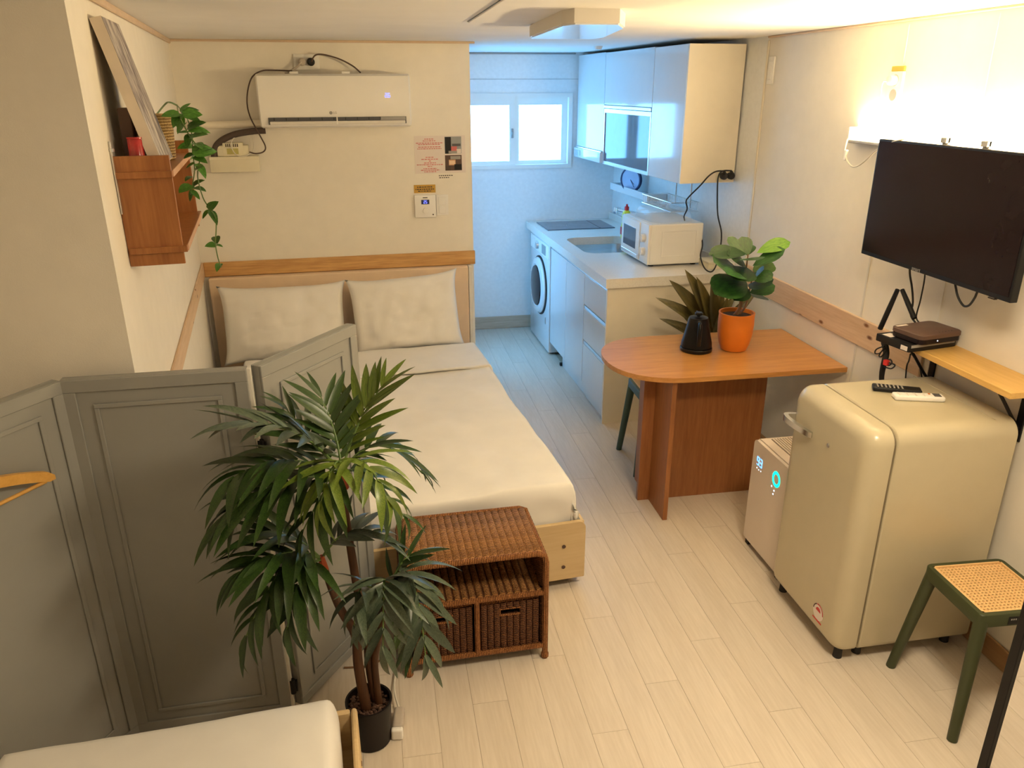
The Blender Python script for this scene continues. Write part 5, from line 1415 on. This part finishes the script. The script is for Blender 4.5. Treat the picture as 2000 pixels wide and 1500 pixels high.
fronds = [
    # crown, mid px, mid depth, tip px, tip depth, pairs, leaflet length, droop, material
    (CA, (700, 830), 1.96, (748, 752), 2.02, 9, 0.135, 0, 'palm_leaf_light'),
    (CA, (655, 850), 1.95, (625, 772), 2.02, 8, 0.125, 0, 'palm_leaf'),
    (CA, (585, 850), 1.84, (470, 828), 1.78, 9, 0.150, 1, 'palm_leaf_grey'),
    (CA, (560, 900), 1.82, (455, 935), 1.74, 9, 0.160, 2, 'palm_leaf'),
    (CA, (540, 950), 1.84, (440, 1010), 1.80, 9, 0.165, 2, 'palm_leaf'),
    (CA, (740, 870), 1.93, (825, 925), 1.95, 7, 0.130, 1, 'palm_leaf'),
    (CA, (655, 905), 1.80, (625, 985), 1.72, 6, 0.120, 2, 'palm_leaf_light'),
    (CA, (705, 900), 1.80, (757, 975), 1.72, 6, 0.120, 2, 'palm_leaf_light'),
    (CA, (610, 860), 1.97, (560, 800), 2.00, 7, 0.125, 1, 'palm_leaf'),
    (CA, (720, 930), 1.90, (790, 1010), 1.86, 6, 0.130, 2, 'palm_leaf'),
    (CA, (640, 950), 1.86, (590, 1040), 1.80, 6, 0.14, 2, 'palm_leaf'),
    (CB, (560, 1080), 1.82, (465, 1120), 1.76, 8, 0.150, 2, 'palm_leaf'),
    (CB, (555, 1110), 1.80, (478, 1250), 1.72, 9, 0.150, 2, 'palm_leaf'),
    (CB, (590, 1130), 1.80, (560, 1230), 1.74, 7, 0.145, 2, 'palm_leaf'),
    (CB, (560, 1045), 1.86, (495, 1050), 1.86, 7, 0.140, 1, 'palm_leaf'),
    (CB, (680, 1040), 1.90, (745, 1050), 1.92, 7, 0.135, 1, 'palm_leaf_grey'),
    (CC, (800, 1125), 1.86, (832, 1290), 1.76, 11, 0.150, 2, 'palm_leaf_grey'),
    (CC, (750, 1140), 1.80, (748, 1270), 1.72, 9, 0.140, 2, 'palm_leaf_grey'),
    (CC, (785, 1100), 1.90, (812, 1085), 1.92, 4, 0.11, 0, 'palm_leaf'),
    (CC, (705, 1150), 1.82, (692, 1225), 1.78, 5, 0.12, 2, 'palm_leaf_grey'),
    (CC, (790, 1175), 1.82, (800, 1260), 1.80, 5, 0.13, 2, 'palm_leaf'),
]
rng = random.Random(11)
for (c, mp_, my_, tp, ty_, pairs, ll_, dr_, mm) in fronds:
    P0 = Vector(c); P2 = ony(tp[0], tp[1], ty_); Pm = ony(mp_[0], mp_[1], my_)
    P1 = Pm * 2 - (P0 + P2) * 0.5
    bez = lambda t: P0 * (1 - t) ** 2 + P1 * 2 * t * (1 - t) + P2 * t * t
    bm = new(); tube(bm, [bez(k / 8) for k in range(9)], [0.0042, 0.0030, 0.0016], 6)
    fo = obj('frond', bm, 'stem_green', pm, smooth=True, W=True)
    npl = pairs
    for i in range(npl):
        t = 0.22 + 0.76 * i / (npl - 1)
        p = bez(t); tan = (bez(min(1, t + 0.03)) - bez(max(0, t - 0.03))).normalized()
        side = tan.cross(Vector((0, 0, 1)))
        if side.length < 0.15: side = Vector((1, -0.3, 0))
        side.normalize(); up = side.cross(tan).normalized()
        for s in (-1, 1):
            if i == npl - 1 and s == 1:
                dvec = tan
            else:
                sp = 0.95 - 0.45 * t
                dvec = tan * (0.45 + 0.55 * t) + side * s * sp + up * 0.18 + Vector((rng.uniform(-.1, .1), rng.uniform(-.1, .1), rng.uniform(-.12, .08)))
            Lf = ll_ * (0.70 + 0.5 * math.sin(PI * min(1, t * 0.9 + 0.05))) * rng.uniform(0.85, 1.15)
            k = min(2, max(0, dr_ + rng.choice((-1, 0, 0))))
            place(PLM[mm][k], 'leaflet', fo, p, dvec, up + Vector((0, 0, 0.6)), Lf, Lf * rng.uniform(0.9, 1.15), rng.uniform(-0.3, 0.3))

# adapter with cord on the floor behind the pot
q = onz(778, 1440, 0.0)
ad = thing('power_adapter', 'grey and white power adapter on the floor beside the palm pot', 'adapter', (q.x + 0.002, q.y + 0.03, 0), -0.12)
bm = new(); b2(bm, -0.017, 0.017, -0.024, 0.062, 0.0, 0.040, 0.010, 3); obj('adapter_case', bm, 'adapter_grey', ad, smooth=True)
bm = new(); b2(bm, -0.0185, 0.0185, -0.044, -0.0245, 0.0, 0.041, 0.008, 3); obj('socket_end', bm, 'white_plastic', ad, smooth=True)
cord('adapter_cord', 'pale cord running from the floor adapter up behind the palm', [Vector((q.x + 0.006, q.y + 0.094, 0.03)), onz(770, 1345, 0.02), onz(774, 1300, 0.012), onz(772, 1275, 0.012), onz(764, 1252, 0.012), onz(762, 1236, 0.02)], 0.0035, 'cord_white')
cord('floor_cable', 'tan cable lying in a curve on the floor behind the palm trunk', [onz(672, 1304, 0.004), onz(692, 1303, 0.004), onz(720, 1300, 0.004), onz(745, 1288, 0.004), onz(760, 1270, 0.004), onz(763, 1258, 0.004)], 0.0035, 'stem_brown')


# ================================================================ AIR CONDITIONER
ACs0, ACs1, ACz0, ACz1, ACd = 0.432, 1.235, 1.695, 1.968, 0.200
ac = thing('air_conditioner', 'white wall-mounted air conditioner with open louvre above the bed', 'air conditioner', Bp((ACs0 + ACs1) / 2, 0, ACz0), RZB)
hw = (ACs1 - ACs0) / 2; hh = ACz1 - ACz0
prof = [(0.0, 0.002), (-0.120, 0.0), (-0.178, 0.010), (-0.196, 0.045), (-0.200, 0.09), (-0.200, 0.235), (-0.192, 0.262), (-0.170, hh), (0.0, hh)]
bm = new(); loops = []
for (xx, k) in ((-hw, 0.94), (-hw + 0.008, 1.0), (hw - 0.008, 1.0), (hw, 0.94)):
    loops.append([(xx, p[0] * k, p[1] * (1 if k == 1 else 0.97) + (0 if k == 1 else 0.004)) for p in prof])
loft(bm, loops); body = obj('housing', bm, 'white_plastic', ac, smooth=True)
# outlet slot: dark recess, lower louvre, vanes
bm = new(); b2(bm, -hw + 0.045, hw - 0.030, -0.2020, -0.188, 0.020, 0.056); slot = obj('air_slot', bm, 'dark_grey', ac)
bm = new(); b2(bm, -hw + 0.052, hw - 0.036, -0.2060, -0.190, 0.020, 0.036, 0.002, 1); obj('louvre', bm, 'lamp_plastic', ac)
bm = new(); b2(bm, -0.003, 0.003, -0.2065, -0.19, 0.020, 0.056); obj('louvre_pivot', bm, 'white_plastic', ac)
for k in range(10):
    xx = -hw + 0.075 + k * 0.062
    bm = new(); box(bm, (xx, -0.2024, 0.048), (0.003, 0.002, 0.014), 0); obj('vane', bm, 'black_plastic', ac)
bm = new(); b2(bm, hw - 0.17, hw - 0.034, -0.2030, -0.2, 0.038, 0.055); obj('slot_cover', bm, 'grey_plastic', ac)
for xx in (-0.205, 0.065):
    bm = new(); b2(bm, xx - 0.022, xx + 0.022, -0.16, -0.10, hh - 0.002, hh + 0.012, 0.004, 2); obj('top_clip', bm, 'white_plastic', ac, smooth=True)
lgm = parent_matrix(ac)
lo_ = obj('logo_disc', lathe(new(), [(0.0085, 0.0), (0.007, -0.0006)], (-0.030, -0.2003, 0.078), 20, 'y'), 'ink_grey', ac)
textobj('logo_print', 'LG', 0.016, FACE_NY((-0.008, -0.2006, 0.078)), 'ink_grey', ac)
o = obj('temperature_display', digits('26', 0.020), 'digit_violet', ac); o.matrix_local = FACE_NY((hw - 0.125, -0.2007, 0.165))

ac_plugs = []
os_ = thing('wall_socket', 'white double socket above the air conditioner', 'socket', Bp(0.695, 0, 2.03), RZB)
bm = new(); b2(bm, -0.068, 0.068, -0.010, 0.0, -0.040, 0.040, 0.004, 2); obj('faceplate', bm, 'white_plastic', os_, smooth=True)
for i, (xx, m_, lab) in enumerate(((-0.024, 'adapter_grey', 'beige round plug beside the black one above the air conditioner'), (0.024, 'black_rubber', 'black round plug in the socket above the air conditioner'))):
    w = Bp(0.695 + xx, 0.010, 2.030)
    pl = thing('power_plug', lab, 'plug', w, RZB)
    bm = new(); lathe(bm, [(0.018, 0.0), (0.021, -0.01), (0.021, -0.026), (0.012, -0.034)], (0, 0, 0), 20, 'y'); obj('plug_body', bm, m_, pl, smooth=True); ac_plugs.append(pl)
part_cord(ac_plugs[1], [Bp(0.722, 0.044, 2.03), Bp(0.745, 0.05, 2.062), Bp(0.79, 0.05, 2.066), Bp(0.87, 0.045, 2.045), Bp(0.94, 0.045, 2.01), Bp(0.98, 0.06, 1.975)], 0.0042, 'cord_brown')
part_cord(ac_plugs[0], [Bp(0.668, 0.042, 2.03), Bp(0.645, 0.04, 2.005), Bp(0.61, 0.04, 1.985), Bp(0.58, 0.06, 1.972)], 0.006, 'adapter_grey')
cord('pump_wire', 'dark wire hanging beside the air conditioner down to the drain pump', [Bp(0.62, 0.10, 1.983), Bp(0.53, 0.10, 1.986), Bp(0.46, 0.10, 1.982), Bp(0.405, 0.10, 1.945), Bp(0.372, 0.10, 1.85), Bp(0.375, 0.10, 1.76), Bp(0.415, 0.10, 1.66), Bp(0.438, 0.10, 1.60), Bp(0.425, 0.10, 1.572), Bp(0.385, 0.10, 1.563), Bp(0.35, 0.075, 1.57)], 0.0038, 'cord_brown')
cord('drain_hose', 'cream drain pipe along the wall behind the trailing plant', [Bp(0.04, 0.035, 1.712), Bp(0.2, 0.035, 1.712), Bp(0.36, 0.04, 1.715), Bp(0.445, 0.05, 1.72)], 0.020, 'white_side', 12)
cord('refrigerant_pipe', 'dark insulated pipe curving from the air conditioner to the pump', [Bp(0.445, 0.06, 1.680), Bp(0.38, 0.065, 1.678), Bp(0.28, 0.065, 1.662), Bp(0.20, 0.065, 1.625), Bp(0.165, 0.065, 1.575), Bp(0.16, 0.065, 1.50)], 0.017, 'insulation', 12)
tray = thing('pump_tray', 'cream cable duct box on the wall carrying the pump', 'duct', Bp(0.265, 0, 1.465), RZB)
bm = new(); b2(bm, -0.128, 0.128, -0.085, -0.001, 0.0, 0.082, 0.004, 2); obj('duct_body', bm, 'cream_plastic', tray, smooth=True)
bm = new(); b2(bm, -0.129, 0.129, -0.0865, -0.080, 0.066, 0.0835, 0.002, 1); obj('duct_lid', bm, 'cream_plastic', tray)
pu = thing('drain_pump', 'small cream condensate pump with olive label on the duct box', 'pump', Bp(0.262, 0.045, 1.5485), RZB)
bm = new(); b2(bm, -0.082, 0.082, -0.032, 0.032, 0.0, 0.058, 0.008, 2); b2(bm, -0.050, 0.055, -0.034, 0.030, 0.0, 0.072, 0.006, 2); obj('pump_case', bm, 'device_cream', pu, smooth=True)
bm = new(); b2(bm, -0.030, 0.030, -0.0355, -0.034, 0.012, 0.042); obj('pump_label', bm, 'device_label', pu)
for k in range(7):
    bm = new(); b2(bm, -0.034 + k * 0.010, -0.029 + k * 0.010, -0.0352, -0.033, 0.050, 0.066); obj('vent_slit', bm, 'insulation', pu)
cord('pump_tube', 'thin clear tube looping over the front of the pump', [Bp(0.29, 0.060, 1.655), Bp(0.265, 0.085, 1.63), Bp(0.262, 0.090, 1.59), Bp(0.285, 0.092, 1.555), Bp(0.33, 0.092, 1.552), Bp(0.37, 0.075, 1.58), Bp(0.375, 0.06, 1.65), Bp(0.38, 0.045, 1.70)], 0.003, 'cord_white')

# notices and controls by the wall end
po = thing('notice_sheet', 'white notice with red lines of print and two photographs', 'notice', Bp(1.410, 0, 1.53), RZB)
bm = new(); b2(bm, -0.150, 0.150, -0.0016, -0.0004, -0.106, 0.106); ps = obj('sheet', bm, 'paper', po)
rng = random.Random(3)
bm = new()
for (z, w) in ((0.088, 0.055), (0.078, 0.075), (0.066, 0.155), (0.058, 0.13), (0.044, 0.13), (0.034, 0.14), (-0.014, 0.05), (-0.025, 0.10), (-0.035, 0.012), (-0.046, 0.07), (-0.056, 0.155), (-0.066, 0.03), (-0.078, 0.08), (-0.087, 0.11), (-0.096, 0.07)):
    x = -0.062 - w / 2
    while x < -0.062 + w / 2:
        l = min(rng.uniform(0.006, 0.016), -0.062 + w / 2 - x); b2(bm, x, x + max(l, 0.002), -0.0024, -0.0015, z - 0.0022, z + 0.0022); x += l + 0.0035
obj('print_lines', bm, 'ink_red', ps, kind='stuff')
for (z0, z1, bg, parts) in ((0.004, 0.100, 'lens_grey', [(0.030, 0.066, 0.004, 0.098, 'black_plastic'), (0.066, 0.10, 0.020, 0.045, 'ink_red'), (0.098, 0.124, 0.006, 0.030, 'paper'), (0.050, 0.10, 0.006, 0.020, 'ink_grey'), (0.072, 0.122, 0.046, 0.060, 'dark_grey')]),
                            (-0.092, -0.004, 'dark_brown', [(0.050, 0.090, -0.062, -0.030, 'shelf_edge'), (0.028, 0.060, -0.090, -0.066, 'insulation'), (0.082, 0.126, -0.088, -0.056, 'black_plastic'), (0.060, 0.120, -0.028, -0.010, 'ink_grey'), (0.052, 0.086, -0.056, -0.036, 'headboard_fabric')])):
    bm = new(); b2(bm, 0.028, 0.127, -0.0024, -0.0015, z0, z1); ph = obj('photograph', bm, bg, ps)
    for j, (a, b, c, d, m_) in enumerate(parts):
        bm = new(); b2(bm, a, b, -0.0030 - j * 0.0001, -0.0022, c, d); obj('photo_patch', bm, m_, ph)
bm = new()
for (z, x0, w) in ((-0.120, -0.012, 0.085), (-0.132, -0.010, 0.060)):
    x = x0
    while x < x0 + w:
        l = rng.uniform(0.004, 0.012); b2(bm, x, x + l, -0.0012, -0.0002, z - 0.0025, z + 0.0025); x += l + 0.004
obj('clear_label', bm, 'ink_black', po, label='two lines of small dark lettering')
kl = thing('paper_label', 'brown paper label with dark print above the thermostat', 'label', Bp(1.311, 0, 1.337), RZB)
bm = new(); b2(bm, -0.064, 0.064, -0.0016, -0.0004, -0.024, 0.023); pl_ = obj('label_sheet', bm, 'kraft_paper', kl)
bm = new()
for (z, w) in ((0.010, 0.09), (-0.003, 0.11), (-0.014, 0.08)):
    x = -w / 2
    while x < w / 2:
        l = rng.uniform(0.005, 0.014); b2(bm, x, min(x + l, w / 2), -0.0024, -0.0015, z - 0.0028, z + 0.0028); x += l + 0.004
obj('print_lines', bm, 'ink_black', pl_, kind='stuff')
th = thing('thermostat', 'white thermostat with a dial and small lit display', 'thermostat', Bp(1.309, 0, 1.237), RZB)
bm = new(); b2(bm, -0.063, 0.063, -0.020, 0.0, -0.066, 0.066, 0.004, 2); tc_ = obj('casing', bm, 'white_plastic', th, smooth=True)
bm = new(); b2(bm, -0.024, 0.024, -0.0212, -0.0195, 0.012, 0.038); dp = obj('display', bm, 'clock_navy', tc_)
o = obj('display_digits', digits('25', 0.015), 'digit_violet', dp); o.matrix_local = FACE_NY((0, -0.0216, 0.025))
bm = new(); lathe(bm, [(0.018, -0.019), (0.017, -0.030), (0.004, -0.031)], (0.002, 0, -0.026), 24, 'y'); obj('dial', bm, 'white_plastic', tc_, smooth=True)
bm = new(); lathe(bm, [(0.004, -0.0195), (0.004, -0.022)], (0.044, 0, -0.050), 12, 'y'); obj('button', bm, 'insulation', tc_)
bm = new(); b2(bm, -0.014, 0.014, -0.0208, -0.0198, 0.048, 0.053); obj('brand_mark', bm, 'ink_black', tc_)
sw = thing('light_switch', 'white double light switch beside the thermostat', 'switch', Bp(1.412, 0, 1.240), RZB)
bm = new(); b2(bm, -0.036, 0.036, -0.009, 0.0, -0.061, 0.061, 0.003, 2); sp_ = obj('faceplate', bm, 'white_plastic', sw, smooth=True)
for z in (0.026, -0.026):
    bm = new(); box(bm, (0, -0.010, z), (0.046, 0.006, 0.046), 0, 0.002, 1, R=Matrix.Rotation(0.05, 3, 'X')); obj('rocker', bm, 'white_plastic', sp_)

# ================================================================ LEFT WALL SHELF AND WHAT STANDS ON IT
SZ0, SZ1 = 1.420, 1.725
LS0, LS1, LD = 1.64, 2.325, 0.148
RZL = math.atan2(UL.y, UL.x)
ls = thing('wall_shelf', 'reddish wooden wall shelf with two boards beside the bed', 'shelf', Lp((LS0 + LS1) / 2, 0, SZ0), RZL)
hl = (LS1 - LS0) / 2; hgt = SZ1 - SZ0
# local: x along the wall (towards the camera), y out of the wall
for xx in (-hl, hl):
    bm = new(); b2(bm, xx - 0.007, xx + 0.007, 0.001, LD, 0.0, hgt, 0.001, 1); obj('end_board', bm, 'shelf_wood', ls)
for z in (0.035, 0.245):
    bm = new(); b2(bm, -hl - 0.016, hl + 0.016, 0.006, LD + (0.012 if z < 0.1 else 0.002), z, z + 0.018, 0.001, 1); sbd = obj('shelf_board', bm, 'shelf_wood', ls)
    bm = new(); b2(bm, -hl + 0.008, hl - 0.008, LD + (0.012 if z < 0.1 else 0.002), LD + (0.0135 if z < 0.1 else 0.0035), z, z + 0.018); obj('edge_band', bm, 'shelf_edge', sbd)
for z in (0.262,):
    bm = new(); tube(bm, [(hl + 0.012, 0.004, 0.15), (hl + 0.012, 0.004, 0.345)], 0.003, 6); lathe(bm, [(0.008, 0.318), (0.008, 0.326)], (hl + 0.012, 0.006, 0), 8); obj('hanging_screw', bm, 'steel', ls)
STOP = SZ0 + 0.263
# leaning canvas
cv = thing('canvas_picture', 'grey abstract canvas leaning against the wall on the shelf', 'picture', Lp(2.2, 0.1, STOP))
nt_ = onpl(186, 24, L0 + NL * 0.035, NL); ft_ = onpl(233, 50, L0 + NL * 0.045, NL)
ct_s0 = (nt_ - L0).dot(UL); ct_s1 = (ft_ - L0).dot(UL); ctz = nt_.z
nb_ = onpl(300, 300, L0 + NL * 0.125, NL); ct_b0 = (nb_ - L0).dot(UL)
s_near, s_far = max(2.0, min(2.30, ct_s0)), 0
s_near = min(2.295, s_near); s_far = s_near - 0.30
TH = 0.030
bot = Vector((0, 0, 0))
p_b = (0.128, STOP + 0.001); p_t = (0.032, min(2.10, ctz))
dvec = Vector((p_t[0] - p_b[0], p_t[1] - p_b[1])); dl = dvec.length; dvec /= dl; nvec = Vector((-dvec.y, dvec.x)) * -1  # (off, z)
if nvec.x < 0: nvec = -nvec
def cvp(s, along, out):
    return Lp(s, p_b[0] + dvec.x * along + nvec.x * out, p_b[1] + dvec.y * along + nvec.y * out)
def cvbox(name, m, s0, s1, a0, a1, o0, o1, par):
    bm = new(); vs = [bm.verts.new(cvp(s, a, o)) for s in (s0, s1) for a in (a0, a1) for o in (o0, o1)]
    for f in ((0, 1, 3, 2), (4, 6, 7, 5), (0, 4, 5, 1), (2, 3, 7, 6), (0, 2, 6, 4), (1, 5, 7, 3)): bm.faces.new([vs[i] for i in f])
    bmesh.ops.recalc_face_normals(bm, faces=bm.faces[:]); return obj(name, bm, m, par, W=True)
cb_ = cvbox('stretched_canvas', 'canvas_edge', s_near, s_far, 0.010, dl, -TH, 0.0, cv)
cvbox('painted_face', 'grey_painting', s_near - 0.002, s_far + 0.002, 0.012, dl - 0.002, 0.0, 0.0012, cb_)
# dark box and red jar behind the canvas
bm = new(); b2(bm, -0.030, 0.030, -0.016, 0.016, 0, 0.165, 0.002, 1)
w = Lp(2.215, 0.040, STOP); obj('dark_box', bm, 'dark_brown', label='dark brown box half hidden behind the leaning canvas', cat='box', loc=w, rotz=RZL)
rj = thing('candle_jar', 'red glass candle jar behind the leaning canvas', 'candle', Lp(2.286, 0.062, STOP))
bm = new(); lathe(bm, [(0.018, 0), (0.021, 0.003), (0.021, 0.082), (0.019, 0.085)], (0, 0, 0), 24); obj('jar', bm, 'red_jar', rj, smooth=True)
bm = new(); lathe(bm, [(0.0215, 0.085), (0.0215, 0.090)], (0, 0, 0), 20); obj('lid', bm, 'red_jar', rj, smooth=True)
# trailing plant in a woven pot
tpos = Lp(1.93, 0.075, STOP)
tpn = thing('trailing_plant', 'ivy-like trailing plant in a woven basket pot on the shelf', 'potted plant', tpos)
bm = new(); lathe(bm, [(0.050, 0), (0.055, 0.006), (0.060, 0.10), (0.061, 0.135), (0.058, 0.140), (0.053, 0.138), (0.052, 0.12)], (0, 0, 0), 28); obj('woven_pot', bm, 'woven_seagrass', tpn, smooth=True)
bm = new(); lathe(bm, [(0.052, 0.118), (0.05, 0.122), (0.01, 0.124)], (0, 0, 0), 20); obj('soil', bm, 'soil', tpn, smooth=True)
bm = new(); tube(bm, [tpos + Vector((0, 0, 0.12)), onpl(322, 204, L0 + NL * 0.09, NL), onpl(332, 200, L0 + NL * 0.115, NL), onpl(346, 206, L0 + NL * 0.13, NL)], 0.003, 6, 4); obj('stem', bm, 'stem_green', tpn, smooth=True, W=True)
ivy = lambda t: (math.sin(PI * (0.04 + 0.96 * t) ** 0.62) ** 0.7) if t < 1 else 0.0
IVM = [blade('ivy_leaf_mesh', 1.0, 0.52, ivy, d_, 0.25, 'ivy_leaf', 6, 1) for d_ in (0.1, 0.35)]
VD = 2.70
vines = [[(346, 206), (362, 225), (372, 250), (376, 275), (376, 300), (380, 330), (376, 360), (372, 380)], [(346, 206), (350, 225), (368, 262), (384, 285), (390, 310), (386, 345), (396, 385), (408, 405), (421, 425), (422, 450), (421, 478), (426, 505), (432, 522)]]
for vi, v in enumerate(vines):
    pts = [ony(a, b, VD - 0.02 * vi) for a, b in v]; pts[0] = onpl(346, 206, L0 + NL * 0.13, NL)
    bm = new(); tube(bm, pts, 0.0020, 5, 4); obj('vine', bm, 'stem_green', tpn, smooth=True, W=True)
rng = random.Random(21)
leafpx = [((350, 222), (320, 232)), ((352, 222), (340, 246)), ((352, 218), (372, 206)), ((354, 220), (386, 214)), ((356, 222), (392, 230)), ((356, 224), (390, 240)), ((352, 225), (352, 255)), ((362, 240), (346, 258)), ((366, 250), (400, 246)), ((368, 255), (408, 258)), ((368, 258), (350, 262)), ((372, 262), (365, 285)), ((372, 268), (404, 268)), ((376, 285), (352, 290)), ((378, 290), (410, 296)), ((376, 295), (420, 302)), ((378, 300), (362, 312)), ((380, 305), (400, 318)), ((380, 318), (366, 330)), ((384, 320), (402, 345)), ((378, 335), (396, 330)), ((376, 345), (362, 352)), ((374, 362), (354, 380)), ((376, 365), (394, 352)), ((376, 370), (372, 392)), ((378, 368), (400, 372)), ((374, 372), (388, 390)), ((406, 408), (424, 398)), ((408, 410), (398, 428)), ((410, 412), (424, 436)), ((421, 462), (424, 478)), ((421, 478), (404, 482)), ((422, 478), (434, 484)), ((430, 515), (424, 528)), ((376, 310), (388, 296)), ((380, 280), (394, 288))]
for i, (b, t) in enumerate(leafpx):
    yy = VD + rng.uniform(-0.03, 0.03)
    pb = ony(b[0], b[1], yy); pt = ony(t[0], t[1], yy - rng.uniform(0.0, 0.05)); d = pt - pb
    place(IVM[i % 2], 'leaf', tpn, pb, d + Vector((0, 0, 0.2 * d.length)), Vector((0.1, -0.7, 0.7)), d.length * 1.12, d.length * 1.12 * rng.uniform(0.8, 1.15), rng.uniform(-0.5, 0.5))
